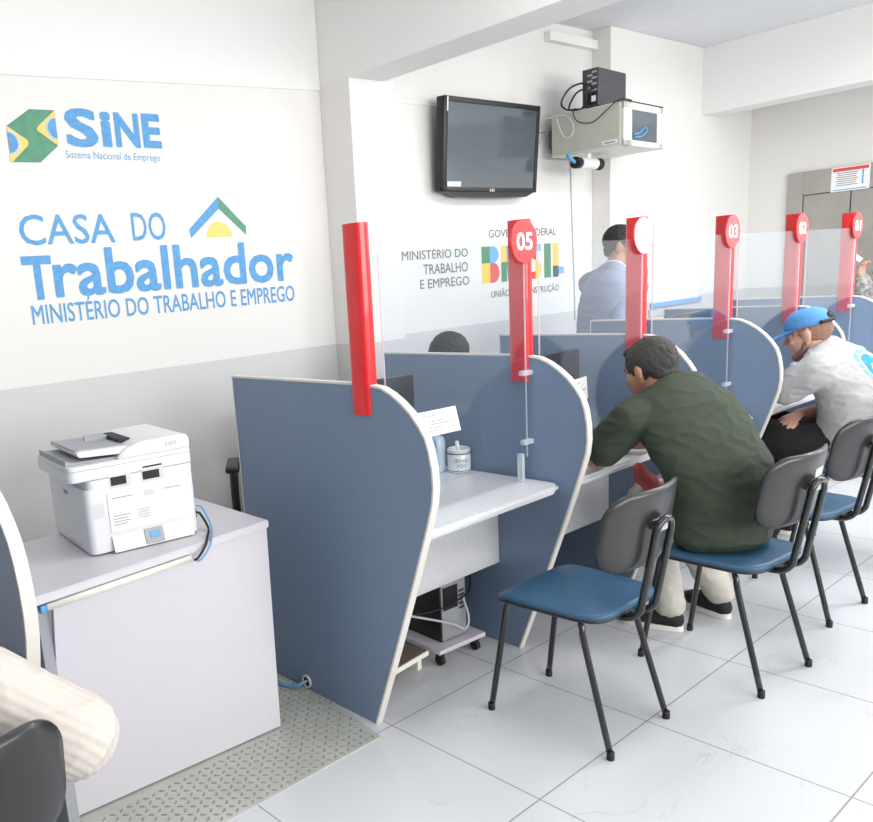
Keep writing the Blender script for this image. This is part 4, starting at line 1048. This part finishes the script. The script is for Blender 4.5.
def face_parts(t, P, R, base, brow_mat):
    """eyes, brows and mouth as children of the figure"""
    for sx in (-1, 1):
        b = BM(); ell(b, P(sx * 0.031, 0.0665, 0.004) - base, (0.0135, 0.012, 0.0085), R, 14); e = link_mesh('eye', b, M['eye_white'], t, True)
        b = BM(); ell(b, P(sx * 0.031, 0.0770, 0.004) - base, (0.006, 0.0035, 0.006), R, 10); link_mesh('iris', b, M['iris'], e, True)
        b = BM(); loft(b, [P(sx * 0.014, 0.0905, 0.024) - base, P(sx * 0.032, 0.0840, 0.030) - base, P(sx * 0.050, 0.0690, 0.025) - base], [0.0035, 0.0045, 0.003], None, 8, 3); link_mesh('eyebrow', b, brow_mat, t, True)
    b = BM(); ell(b, P(0, 0.0865, -0.0615) - base, (0.020, 0.0095, 0.0025), R, 12); link_mesh('mouth', b, M['lip'], t, True)

def creases(amp, fx=7, fz=13, seed=0.0):
    def f(c, n):
        q = V((c.x * fx + seed, c.y * fx, c.z * fz))
        a = noise.noise(q); r = 1 - abs(noise.noise(q * 1.7 + V((3.1, 0, 0)))) * 2
        return amp * (0.6 * a + 0.7 * max(0, r - 0.45))
    return f

def figure(label, base, S):
    """S: joints of one pose in world coordinates. Body is one skin; hair, clothes and shoes are its children"""
    base = V(base)
    t = thing('person', label, 'person', base)
    hs, ss = V(S['hip_side']).normalized(), V(S['sh_side']).normalized()     # towards the person's right
    TP = [V(p) for p in S['trunk']]; TR = S['trunk_r']; k = len(TP)
    sides = [hs.lerp(ss, i / (k - 1)) for i in range(k)]
    bm = BM()
    loft(bm, TP, [(a * 0.86, b_ * 0.84) for a, b_ in TR], sides, 20, 4)
    loft(bm, [TP[-1] - (V(S['neck']) - TP[-1]) * 0.6, S['neck'], V(S['neck']).lerp(V(S['head']), 0.55)], [0.062, 0.056, 0.052], None, 16, 4)
    P, R = head(bm, S['head'], S['face'], S.get('head_up', (0, 0, 1)), S.get('wide', 1.0))
    for key in ('R', 'L'):
        a = [V(p) for p in S['arm' + key]]
        loft(bm, [a[0], a[0].lerp(a[1], 0.5), a[1], a[1].lerp(a[2], 0.35), a[2]], [0.050, 0.046, 0.038, 0.040, 0.025], None, 14, 5)
        hand(bm, a[2], *S['hand' + key])
        l = [V(p) for p in S['leg' + key]]
        loft(bm, [l[0], l[1], l[2]], [0.080, 0.055, 0.038], None, 14, 6)
        loft(bm, [l[2] + V((0, 0, 0.02)), l[2] - V((0, 0, 0.045)), V(l[3]) * 0.5 + l[2] * 0.5 - V((0, 0, 0.035)), l[3]], [0.036, 0.036, 0.034, 0.026], None, 12, 3)
    if 'seat' in S:
        for v in bm.verts:
            if v.co.z > 0.36 and abs(v.co.x - S['seat'][0]) < 0.26 and abs(v.co.y - S['seat'][1]) < 0.215: v.co.z = max(v.co.z, S['seat'][2] + 0.006)
    body_ = fuse('body', bm, S['skin'], t, 0.0055, 3)
    body_.location = -base
    face_parts(t, P, R, base, S['hair_mat'])
    # upper garment
    bm = BM(); rib = S.get('rib'); sg = 16 if not rib else rib[0] * 4
    ex = S.get('ease', 0.0)
    lo = TP[0] - (TP[1] - TP[0]).normalized() * S.get('hem', 0.03)
    loft(bm, [lo] + TP, [(TR[0][0] + 0.012, TR[0][1] + 0.012)] + [(a + 0.012 * (i < 2), b_ + 0.012 * (i < 2)) for i, (a, b_) in enumerate(TR)], [hs] + sides, 28, 5)
    for key in ('R', 'L'):
        a = V(S['arm' + key][0]); nb = TP[-1].lerp(V(S['neck']), 0.3)
        loft(bm, [nb, nb.lerp(a, 0.5) + V((0, 0, -0.012)), a], [0.070, 0.076, 0.076], None, 18, 4)
    for key in ('R', 'L'):
        a = [V(p) for p in S['arm' + key]]
        q = S.get('sleeve', 0.62); sr = S.get('sleeve_r', (0.078, 0.074, 0.066))
        if q <= 1: pts = [a[0] * 0.8 + TP[-1] * 0.2, a[0], a[0].lerp(a[1], q * 0.55), a[0].lerp(a[1], q)]; rr = [sr[0] * 0.95, sr[0], sr[1], sr[2]]
        else: pts = [a[0] * 0.8 + TP[-1] * 0.2, a[0], a[0].lerp(a[1], 0.55), a[1], a[1].lerp(a[2], 0.5), a[1].lerp(a[2], min(0.97, q - 1))]; rr = [sr[0] * 0.95, sr[0], sr[1], sr[1], sr[2], sr[2] * 0.85]
        loft(bm, pts, rr, None, sg, 6, True, rib)
    if 'seat' in S:
        for v in bm.verts: v.co.z = max(v.co.z, S['seat'][2])
    top_ = fuse(S.get('top_name', 'shirt'), bm, S['top'], t, 0.0065 if not rib else 0.0045, 12 if not rib else 1, creases(S.get('crease', 0.010)))
    top_.location = -base
    # trousers
    bm = BM()
    d0 = (TP[1] - TP[0]).normalized()
    loft(bm, [TP[0] - d0 * 0.03, TP[0] + d0 * 0.07], [(TR[0][0] * 0.90, TR[0][1] * 0.88)] * 2, [hs, hs], 24, 3)
    for key in ('R', 'L'):
        l = [V(p) for p in S['leg' + key]]
        lr = S.get('leg_r', (0.096, 0.076, 0.060))
        loft(bm, [l[0], l[0].lerp(l[1], 0.5), l[1], l[1].lerp(l[2], 0.5), l[2] + V((0, 0, 0.01))], [lr[0], (lr[0] + lr[1]) / 2 + 0.004, lr[1], (lr[1] + lr[2]) / 2, lr[2]], None, 18, 6)
    if 'seat' in S:
        for v in bm.verts:
            if v.co.z > 0.36 and abs(v.co.x - S['seat'][0]) < 0.26 and abs(v.co.y - S['seat'][1]) < 0.215: v.co.z = max(v.co.z, S['seat'][2] - 0.001)
    tr = fuse('trousers', bm, S['bottom'], t, 0.009, 3, creases(0.009, 9, 16, 5.0)); tr.location = -base
    for key in ('R', 'L'):
        l = [V(p) for p in S['leg' + key]]; toe = V(l[3]); an = l[2]
        f = (toe - an); f.z = 0; f.normalize(); sd = V((f.y, -f.x, 0))
        heel = V((an.x, an.y, 0)) - f * 0.055; tp = V((toe.x, toe.y, 0)) + f * 0.02
        b = BM(); loft(b, [heel + f * 0.035 + V((0, 0, 0.045)), V((an.x, an.y, 0.05)) + f * 0.03, V((an.x, an.y, 0.045)) + f * 0.12, tp - f * 0.035 + V((0, 0, 0.036))], [(0.036, 0.042), (0.040, 0.046), (0.046, 0.034), (0.038, 0.024)], [sd] * 4, 16, 4)
        sh = fuse('shoe', b, M['shoe'], t, 0.006, 2); sh.location = -base
        L = (tp - heel).length; b = BM()
        ol = []
        for i in range(28):
            q = 2 * PI * i / 28; u = 0.5 + 0.5 * math.cos(q); wd = (0.036 + 0.012 * u) * math.copysign(abs(math.sin(q)) ** 0.7, math.sin(q))
            pp_ = heel + f * (L * u) + sd * wd; ol.append((pp_.x - base.x, pp_.y - base.y))
        prism(b, ol, 'z', 0.0015, 0.024); bmesh.ops.bevel(b, geom=[e for e in b.edges if len(e.link_faces) == 2 and e.calc_face_angle(0) > 1.2], offset=0.004, segments=2, affect='EDGES')
        so = link_mesh('sole', b, M['sole'], sh, 'auto'); so.location = base
    return t, P, R, body_, top_

def hair_cap(t, P, R, base, material, name='hair', extra=(), r=(0.081, 0.100, 0.094), c=(0, -0.018, 0.036)):
    b = BM(); ell(b, P(*c), r, R, 28)
    for p, rr in extra: ell(b, P(*p), rr, R, 16)
    h = fuse(name, b, material, t, 0.005, 2, lambda q, n: 0.0035 * noise.noise(q * 70)); h.location = -V(base)
    return h

# man in the olive green shirt, seated on the second chair, leaning on the desk
S = dict(hip_side=(0.97, -0.22, 0), sh_side=(0.90, -0.43, 0),
         trunk=[(1.205, 0.045, 0.535), (1.205, 0.035, 0.66), (1.175, 0.085, 0.80), (1.150, 0.150, 0.925), (1.150, 0.205, 1.005)],
         trunk_r=[(0.190, 0.140), (0.195, 0.135), (0.205, 0.132), (0.208, 0.118), (0.165, 0.085)],
         neck=(1.170, 0.255, 1.035), head=(1.192, 0.322, 1.092), face=(0.14, 1, -0.34), wide=1.02,
         armR=[(1.325, 0.140, 0.945), (1.390, 0.400, 0.790), (1.310, 0.560, 0.765)], handR=((-0.75, 0.35, -0.02), (0, 0, -1), (-0.3, -1, 0), 0.25),
         armL=[(0.995, 0.285, 0.940), (0.978, 0.425, 0.785), (1.190, 0.500, 0.766)], handL=((0.9, 0.25, -0.03), (0, 0, -1), (0.2, 1, 0), 0.30),
         legR=[(1.300, 0.020, 0.545), (1.485, 0.400, 0.540), (1.590, 0.215, 0.100), (1.640, 0.385, 0.035)],
         seat=(1.187, 0.018, 0.468),
         legL=[(1.130, 0.060, 0.545), (1.365, 0.420, 0.540), (1.335, 0.300, 0.100), (1.295, 0.470, 0.035)],
         skin=M['skin_tan'], top=M['tee_green'], bottom=M['trouser_beige'], hair_mat=M['hair_grey'], top_name='shirt', sleeve=0.74, sleeve_r=(0.072, 0.074, 0.072), crease=0.011)
B1 = (1.30, 0.25, 0)
t, P, R, bd, tp = figure('person in an olive green shirt seated with the back turned, leaning on the desk', B1, S)
hair_cap(t, P, R, B1, M['hair_grey'], extra=(((0, -0.058, -0.015), (0.066, 0.045, 0.055)), ((0, 0.045, 0.088), (0.055, 0.035, 0.022))), r=(0.083, 0.102, 0.092))
b = BM(); loft(b, [V((1.205, 0.372, 0.705)), V((1.225, 0.365, 0.665)), V((1.250, 0.340, 0.635))], [(0.030, 0.018), (0.042, 0.026), (0.052, 0.030)], [V((1, 0, 0))] * 3, 16, 4)
tag(fuse('cloth_bag', b, M['maroon'], None, 0.008, 2, creases(0.010, 14, 20)), 'dusty red cloth bag on the lap of the man in green', 'bag')

# man in the grey tee and blue cap
S = dict(hip_side=(0.99, 0.12, 0), sh_side=(0.99, -0.10, 0), seat=(2.75, 0.09, 0.468),
         trunk=[(2.760, 0.100, 0.545), (2.768, 0.095, 0.67), (2.757, 0.135, 0.81), (2.735, 0.200, 0.915), (2.712, 0.250, 0.985)],
         trunk_r=[(0.215, 0.165), (0.225, 0.170), (0.230, 0.155), (0.225, 0.125), (0.165, 0.080)],
         neck=(2.705, 0.285, 1.012), head=(2.708, 0.328, 1.080), face=(-0.22, 1, -0.26), wide=1.05,
         armR=[(2.915, 0.200, 0.930), (2.975, 0.240, 0.690), (2.690, 0.345, 0.690)], handR=((-0.95, 0.10, -0.28), (-0.2, 0, -1), (0.2, 1, 0), 0.22),
         armL=[(2.535, 0.225, 0.925), (2.532, 0.400, 0.803), (2.620, 0.580, 0.766)], handL=((0.4, 0.9, -0.03), (0, 0, -1), (1, -0.3, 0), 0.25),
         legR=[(2.860, 0.110, 0.555), (2.870, 0.530, 0.555), (2.870, 0.450, 0.100), (2.870, 0.620, 0.035)],
         legL=[(2.660, 0.090, 0.555), (2.590, 0.510, 0.560), (2.580, 0.430, 0.100), (2.570, 0.600, 0.035)],
         skin=M['skin_light'], top=M['tee_grey'], bottom=M['trouser_black'], hair_mat=M['hair_black'], sleeve=0.72, sleeve_r=(0.080, 0.080, 0.078), leg_r=(0.104, 0.086, 0.068), crease=0.012)
B2 = (2.72, 0.25, 0)
t, P, R, bd, tp = figure('person in a blue cap and grey tee seated with the back turned', B2, S)
hair_cap(t, P, R, B2, M['shaved'], r=(0.0785, 0.097, 0.085), c=(0, -0.016, 0.026))
b = BM(); loft(b, [P(-0.066, 0.012, -0.035), P(-0.056, 0.030, -0.070), P(-0.026, 0.066, -0.094), P(0.026, 0.066, -0.094), P(0.056, 0.030, -0.070), P(0.066, 0.012, -0.035)], [(0.012, 0.010), (0.018, 0.014), (0.019, 0.020), (0.019, 0.020), (0.018, 0.014), (0.012, 0.010)], None, 14, 5)
bb = fuse('beard', b, M['shaved'], t, 0.004, 4); bb.location = -V(B2)
b = BM()
rings = []
for i in range(10):
    a = PI / 2 * i / 9.5
    rings.append([b.verts.new(P(0.087 * math.cos(a) ** 0.85 * math.cos(q), -0.012 + 0.108 * math.cos(a) ** 0.85 * math.sin(q), 0.045 + 0.088 * math.sin(a)) - V(B2)) for q in [2 * PI * k / 32 for k in range(32)]])
for A, C in zip(rings, rings[1:]):
    for k in range(32): b.faces.new([A[k], A[(k + 1) % 32], C[(k + 1) % 32], C[k]])
b.faces.new(rings[-1]); b.faces.new(rings[0][::-1]); bmesh.ops.recalc_face_normals(b, faces=b.faces[:])
capo = link_mesh('cap', b, M['cap_blue'], t, True)
b = BM(); vis = []
for i in range(15):
    q = PI * (0.12 + 0.76 * i / 14)
    vis.append((V((0.086 * math.cos(q), -0.012 + 0.106 * math.sin(q), 0.047)), V((0.075 * math.cos(q), 0.030 + 0.165 * math.sin(q) ** 0.7, 0.030 - 0.022 * math.sin(q)))))
for dz in (0, -0.005):
    W = [[b.verts.new(P(*(p + V((0, 0, dz)))) - V(B2)) for p in pr_] for pr_ in vis]
    for A, C in zip(W, W[1:]): b.faces.new([A[0], A[1], C[1], C[0]])
link_mesh('visor', b, M['cap_blue'], capo, True)
b = BM(); tube(b, [P(0.088 * math.cos(q), -0.012 + 0.110 * math.sin(q), 0.050) - V(B2) for q in [PI * (1.18 + 0.64 * k / 10) for k in range(11)]] + [P(0.10, -0.115, 0.052) - V(B2)], 0.0085, 8, 2); link_mesh('strap', b, M['dark'], capo, True)
b = BM(); ell(b, P(0, -0.105, 0.072) - V(B2), (0.042, 0.018, 0.022), R, 14); link_mesh('rear_opening', b, M['hair_black'], capo, True)
b = BM(); ell(b, P(0, -0.012, 0.136) - V(B2), (0.007, 0.007, 0.004), R, 10); link_mesh('button', b, M['cap_blue'], capo, True)
# round wave print on the back of the grey tee, laid onto the cloth
bv = BVHTree.FromPolygons([v.co.copy() for v in tp.data.vertices], [tuple(p.vertices) for p in tp.data.polygons])
EC = V((2.735, 0.085, 0.905)); EN = V((-0.05, -1.0, 0.50)).normalized(); EU = (V((0, 0, 1)) - EN * EN.z).normalized(); ER = EU.cross(EN) * 1
def decal(name, outline, material, lift, parent):
    b = BM(); n = len(outline); rr = []
    cx = sum(p[0] for p in outline) / n; cy = sum(p[1] for p in outline) / n
    for s_ in (0.0, 0.25, 0.5, 0.75, 1.0):
        ring = []
        for u, w in outline:
            o_ = EC + ER * (cx + (u - cx) * s_) + EU * (cy + (w - cy) * s_) + EN * 0.4
            h, nn, _, _ = bv.ray_cast(o_, -EN)
            if h is None: h, nn, _, _ = bv.find_nearest(o_ - EN * 0.4)
            ring.append(b.verts.new(h + EN * lift - V(B2)))
            if s_ == 0.0: break
        rr.append(ring)
    for k in range(n): b.faces.new([rr[0][0], rr[1][k], rr[1][(k + 1) % n]])
    for A, C in zip(rr[1:], rr[2:]):
        for k in range(n): b.faces.new([A[k], C[k], C[(k + 1) % n], A[(k + 1) % n]])
    bmesh.ops.recalc_face_normals(b, faces=b.faces[:])
    o = link_mesh(name, b, material, t, True); o.parent = parent; o.location = V(B2)
circ = lambda r, n=36, cx=0, cy=0, e=1.0: [(cx + r * math.cos(2 * PI * k / n), cy + r * e * math.sin(2 * PI * k / n)) for k in range(n)]
tp['label'] = 'grey tee with a round blue wave print on the back'
decal('print_glow', circ(0.094, e=1.15), M['emblem_teal'], 0.002, tp)
decal('print_ring', circ(0.080, e=1.1), M['paper'], 0.0028, tp)
decal('print_disc', circ(0.072, e=1.1), M['emblem_blue'], 0.0036, tp)
decal('print_wave', [(0.060, 0.020), (0.04, -0.005), (0.015, -0.02), (-0.012, -0.012), (-0.018, 0.008), (-0.004, 0.022), (-0.028, 0.02), (-0.042, 0.0), (-0.034, -0.028), (-0.004, -0.048), (0.032, -0.044), (0.058, -0.018)], M['paper'], 0.0044, tp)

# man standing behind the desks in a blue grey blazer
S = dict(hip_side=(-0.50, -0.85, 0), sh_side=(-0.60, -0.80, 0),
         trunk=[(2.895, 1.530, 0.900), (2.885, 1.530, 1.050), (2.890, 1.525, 1.220), (2.910, 1.520, 1.360), (2.935, 1.515, 1.430)],
         trunk_r=[(0.185, 0.140), (0.190, 0.140), (0.215, 0.150), (0.210, 0.130), (0.120, 0.075)],
         neck=(2.965, 1.510, 1.475), head=(3.030, 1.500, 1.590), face=(0.38, -0.92, -0.16), wide=1.0,
         armR=[(2.885, 1.385, 1.350), (2.745, 1.335, 1.120), (2.945, 1.230, 1.070)], handR=((0.9, -0.25, -0.1), (0, 0.3, -1), (0.3, 0.9, 0.3), 0.35),
         armL=[(2.995, 1.690, 1.375), (3.150, 1.530, 1.150), (2.995, 1.350, 1.365)], handL=((0.25, 0.15, 0.9), (0.6, 0.7, 0.1), (-0.7, 0.6, 0), 0.8),
         legR=[(2.865, 1.440, 0.880), (2.905, 1.430, 0.480), (2.885, 1.440, 0.100), (3.035, 1.390, 0.035)],
         legL=[(2.935, 1.620, 0.880), (2.965, 1.620, 0.480), (2.935, 1.630, 0.100), (3.085, 1.590, 0.035)],
         skin=M['skin_tan'], top=M['blazer'], bottom=M['trouser_black'], hair_mat=M['hair_black'], top_name='blazer', sleeve=1.92, sleeve_r=(0.066, 0.068, 0.056), crease=0.006)
B3 = (2.87, 1.52, 0)
t, P, R, bd, tp = figure('person standing behind the desks in a blue grey blazer, hand at the chin', B3, S)
hair_cap(t, P, R, B3, M['hair_black'], extra=(((0, 0.055, 0.088), (0.06, 0.04, 0.03)), ((0, -0.065, -0.02), (0.064, 0.04, 0.05))), r=(0.081, 0.100, 0.094), c=(0, -0.022, 0.038))
b = BM(); loft(b, [V((2.943, 1.512, 1.428)), V((2.957, 1.510, 1.462))], [(0.074, 0.070), (0.066, 0.064)], [V((-0.36, -0.9, 0))] * 2, 24, 3)
co = fuse('shirt_collar', b, M['shirt_pale'], t, 0.006, 2); co.location = -V(B3)
b = BM(); tube(b, [(2.970, 1.440, 1.462), (3.030, 1.425, 1.380), (3.057, 1.450, 1.240), (3.057, 1.465, 1.190)], 0.006, 6, 6); tube(b, [(3.000, 1.560, 1.455), (3.045, 1.530, 1.380), (3.059, 1.490, 1.240), (3.057, 1.467, 1.190)], 0.006, 6, 6)
la = link_mesh('lanyard', b, M['b_dark'], t, True); la.location = -V(B3)
b = BM(); box(b, (3.061, 1.462, 1.155), (0.006, 0.055, 0.075), 0.002, rz=-0.44); bg = link_mesh('badge', b, M['cable_blue'], la)

# clerk seated behind the near desks: only the crown of the head shows over the partition
S = dict(hip_side=(-0.75, -0.55, 0), sh_side=(-0.70, -0.70, 0),
         trunk=[(1.270, 1.640, 0.555), (1.275, 1.635, 0.67), (1.290, 1.610, 0.80), (1.310, 1.575, 0.910), (1.325, 1.550, 0.975)],
         trunk_r=[(0.175, 0.125), (0.160, 0.115), (0.170, 0.115), (0.165, 0.095), (0.110, 0.065)],
         neck=(1.365, 1.520, 1.000), head=(1.415, 1.475, 1.087), face=(0.86, -0.46, -0.30), wide=0.95,
         armR=[(1.170, 1.465, 0.930), (1.200, 1.250, 0.780), (1.330, 1.080, 0.764)], handR=((0.3, -0.95, -0.02), (0, 0, -1), (1, 0.3, 0), 0.25),
         armL=[(1.430, 1.650, 0.930), (1.530, 1.400, 0.780), (1.480, 1.140, 0.764)], handL=((-0.2, -0.95, -0.02), (0, 0, -1), (-1, 0.2, 0), 0.25),
         legR=[(1.200, 1.580, 0.560), (1.280, 1.150, 0.560), (1.290, 1.200, 0.100), (1.300, 1.040, 0.035)],
         legL=[(1.350, 1.680, 0.560), (1.470, 1.240, 0.560), (1.460, 1.290, 0.100), (1.470, 1.130, 0.035)],
         skin=M['skin_light'], top=M['shirt_pale'], bottom=M['trouser_black'], hair_mat=M['hair_black'], sleeve=0.7, sleeve_r=(0.066, 0.062, 0.058), crease=0.008)
B4 = (1.33, 1.45, 0)
t, P, R, bd, tp = figure('person behind the partition with only the dark crown of the head showing', B4, S)
hair_cap(t, P, R, B4, M['hair_black'], extra=(((0, -0.075, -0.02), (0.070, 0.045, 0.070)), ((0, -0.095, -0.09), (0.04, 0.03, 0.08))), r=(0.086, 0.106, 0.102), c=(0, -0.034, 0.034))

# person at the right edge holding up a white card
S = dict(hip_side=(0.25, 0.95, 0), sh_side=(0.25, 0.95, 0),
         trunk=[(5.640, 0.690, 0.880), (5.640, 0.690, 1.02), (5.635, 0.690, 1.180), (5.635, 0.690, 1.310), (5.635, 0.690, 1.375)],
         trunk_r=[(0.180, 0.125), (0.165, 0.115), (0.180, 0.125), (0.180, 0.105), (0.110, 0.065)],
         neck=(5.630, 0.690, 1.415), head=(5.615, 0.690, 1.530), face=(-0.95, 0.25, -0.15), wide=0.95,
         armR=[(5.670, 0.860, 1.320), (5.640, 0.985, 1.060), (5.520, 0.985, 1.240)], handR=((-0.15, 0.03, 1.0), (-0.3, -1, 0), (-1, 0.2, 0), 0.7),
         armL=[(5.590, 0.520, 1.320), (5.560, 0.480, 1.060), (5.380, 0.620, 1.120)], handL=((-0.8, 0.5, 0.15), (0, 0, -1), (0.5, 0.8, 0.2), 0.5),
         legR=[(5.660, 0.780, 0.860), (5.640, 0.790, 0.470), (5.660, 0.790, 0.100), (5.510, 0.820, 0.035)],
         legL=[(5.620, 0.600, 0.860), (5.600, 0.590, 0.470), (5.620, 0.590, 0.100), (5.470, 0.620, 0.035)],
         skin=M['skin_light'], top=M['print_sweater'], bottom=M['trouser_black'], hair_mat=M['hair_black'], top_name='sweater', sleeve=1.9, sleeve_r=(0.074, 0.068, 0.060), crease=0.010)
B5 = (5.62, 0.69, 0)
t, P, R, bd, tp = figure('person in a grey patterned sweater at the right edge, raising a hand', B5, S)
hair_cap(t, P, R, B5, M['hair_black'], extra=(((0, -0.07, -0.06), (0.075, 0.045, 0.12)),), r=(0.085, 0.105, 0.100))
b = BM(); box(b, (5.485, 1.030, 1.405), (0.11, 0.004, 0.034), 0.001, ry=-0.75, rz=1.9); tag(link_mesh('card', b, M['paper'], None), 'white card held up in the raised hand at the right edge', 'card')

# person at the left edge: a cream ribbed sleeve bent over the chair
S = dict(hip_side=(1, 0, 0), sh_side=(1, -0.05, 0),
         trunk=[(-1.600, 0.290, 0.550), (-1.620, 0.270, 0.65), (-1.640, 0.275, 0.77), (-1.655, 0.290, 0.890), (-1.660, 0.305, 0.960)],
         trunk_r=[(0.180, 0.125), (0.165, 0.118), (0.175, 0.120), (0.175, 0.100), (0.115, 0.065)],
         neck=(-1.665, 0.325, 1.000), head=(-1.670, 0.365, 1.105), face=(0, 1, -0.1), wide=0.95,
         armR=[(-1.470, 0.215, 0.870), (-1.262, 0.165, 0.680), (-1.440, 0.470, 0.765)], handR=((-0.3, 0.95, -0.02), (0, 0, -1), (-1, -0.3, 0), 0.25),
         armL=[(-1.830, 0.285, 0.900), (-1.860, 0.320, 0.760), (-1.740, 0.520, 0.765)], handL=((0.3, 0.9, -0.02), (0, 0, -1), (1, -0.3, 0), 0.25),
         seat=(-1.56, 0.235, 0.468),
         legR=[(-1.490, 0.270, 0.560), (-1.470, 0.700, 0.560), (-1.470, 0.640, 0.100), (-1.470, 0.800, 0.035)],
         legL=[(-1.660, 0.270, 0.560), (-1.680, 0.700, 0.560), (-1.680, 0.640, 0.100), (-1.680, 0.800, 0.035)],
         skin=M['skin_light'], top=M['sweater'], bottom=M['trouser_black'], hair_mat=M['hair_black'], top_name='sweater', sleeve=1.85, sleeve_r=(0.080, 0.082, 0.070), rib=(26, 0.022), crease=0.007)
B6 = (-1.60, 0.35, 0)
t, P, R, bd, tp = figure('person at the lower left edge in a cream ribbed sweater, elbow bent', B6, S)
hair_cap(t, P, R, B6, M['hair_black'], extra=(((0, -0.07, -0.06), (0.07, 0.045, 0.10)),), r=(0.085, 0.105, 0.100))

# ---------------------------------------------------------------- office chairs behind the desks
def office_chair(x, y, rz, label):
    t = thing('office_chair', label, 'chair', (x, y, 0), rz, 'black office chairs behind the desks')
    b = BM(); box(b, (0, 0, 0.455), (0.46, 0.45, 0.07), 0.03, seg=3); link_mesh('seat', b, M['black_plastic'], t, 'auto')
    b = BM(); box(b, (0, -0.245, 0.735), (0.42, 0.05, 0.40), 0.024, seg=3, rx=0.08); link_mesh('backrest', b, M['black_plastic'], t, 'auto')
    b = BM(); tube(b, [(0, -0.10, 0.415), (0, -0.26, 0.42), (0, -0.285, 0.55), (0, -0.275, 0.68)], 0.018, 8, 5); link_mesh('back_bar', b, M['black_plastic'], t, True)
    b = BM(); lathe(b, [(0.028, 0.10), (0.028, 0.26), (0.018, 0.26), (0.018, 0.42)], (0, 0, 0), 16); link_mesh('column', b, M['dark_grey'], t, 'auto')
    for sx in (-1, 1):
        b = BM(); box(b, (sx * 0.275, 0.02, 0.705), (0.065, 0.24, 0.03), 0.012, seg=3); ar = link_mesh('armrest', b, M['black_plastic'], t, 'auto')
        b = BM(); tube(b, [(sx * 0.275, 0.02, 0.692), (sx * 0.278, 0.01, 0.50), (sx * 0.262, 0.0, 0.425), (sx * 0.15, 0, 0.416)], 0.020, 10, 4); link_mesh('arm_post', b, M['black_plastic'], ar, True)
    for k in range(5):
        a = 2 * PI * k / 5 + 0.3
        b = BM(); tube(b, [(0.02 * math.cos(a), 0.02 * math.sin(a), 0.115), (0.15 * math.cos(a), 0.15 * math.sin(a), 0.098), (0.27 * math.cos(a), 0.27 * math.sin(a), 0.075)], 0.018, 8, 3); lg = link_mesh('leg', b, M['black_plastic'], t, True)
        b = BM(); lathe(b, [(0.02, -0.02), (0.028, -0.017), (0.028, 0.017), (0.02, 0.02)], (0.27 * math.cos(a), 0.27 * math.sin(a), 0.028), 14, 'x'); link_mesh('castor', b, M['dark'], lg, 'auto')
    return t
office_chair(0.55, 1.76, 2.498, 'black office chair whose armrest shows left of the large partition')
office_chair(1.275, 1.66, PI + 0.55, 'black office chair under the person with only the crown showing')
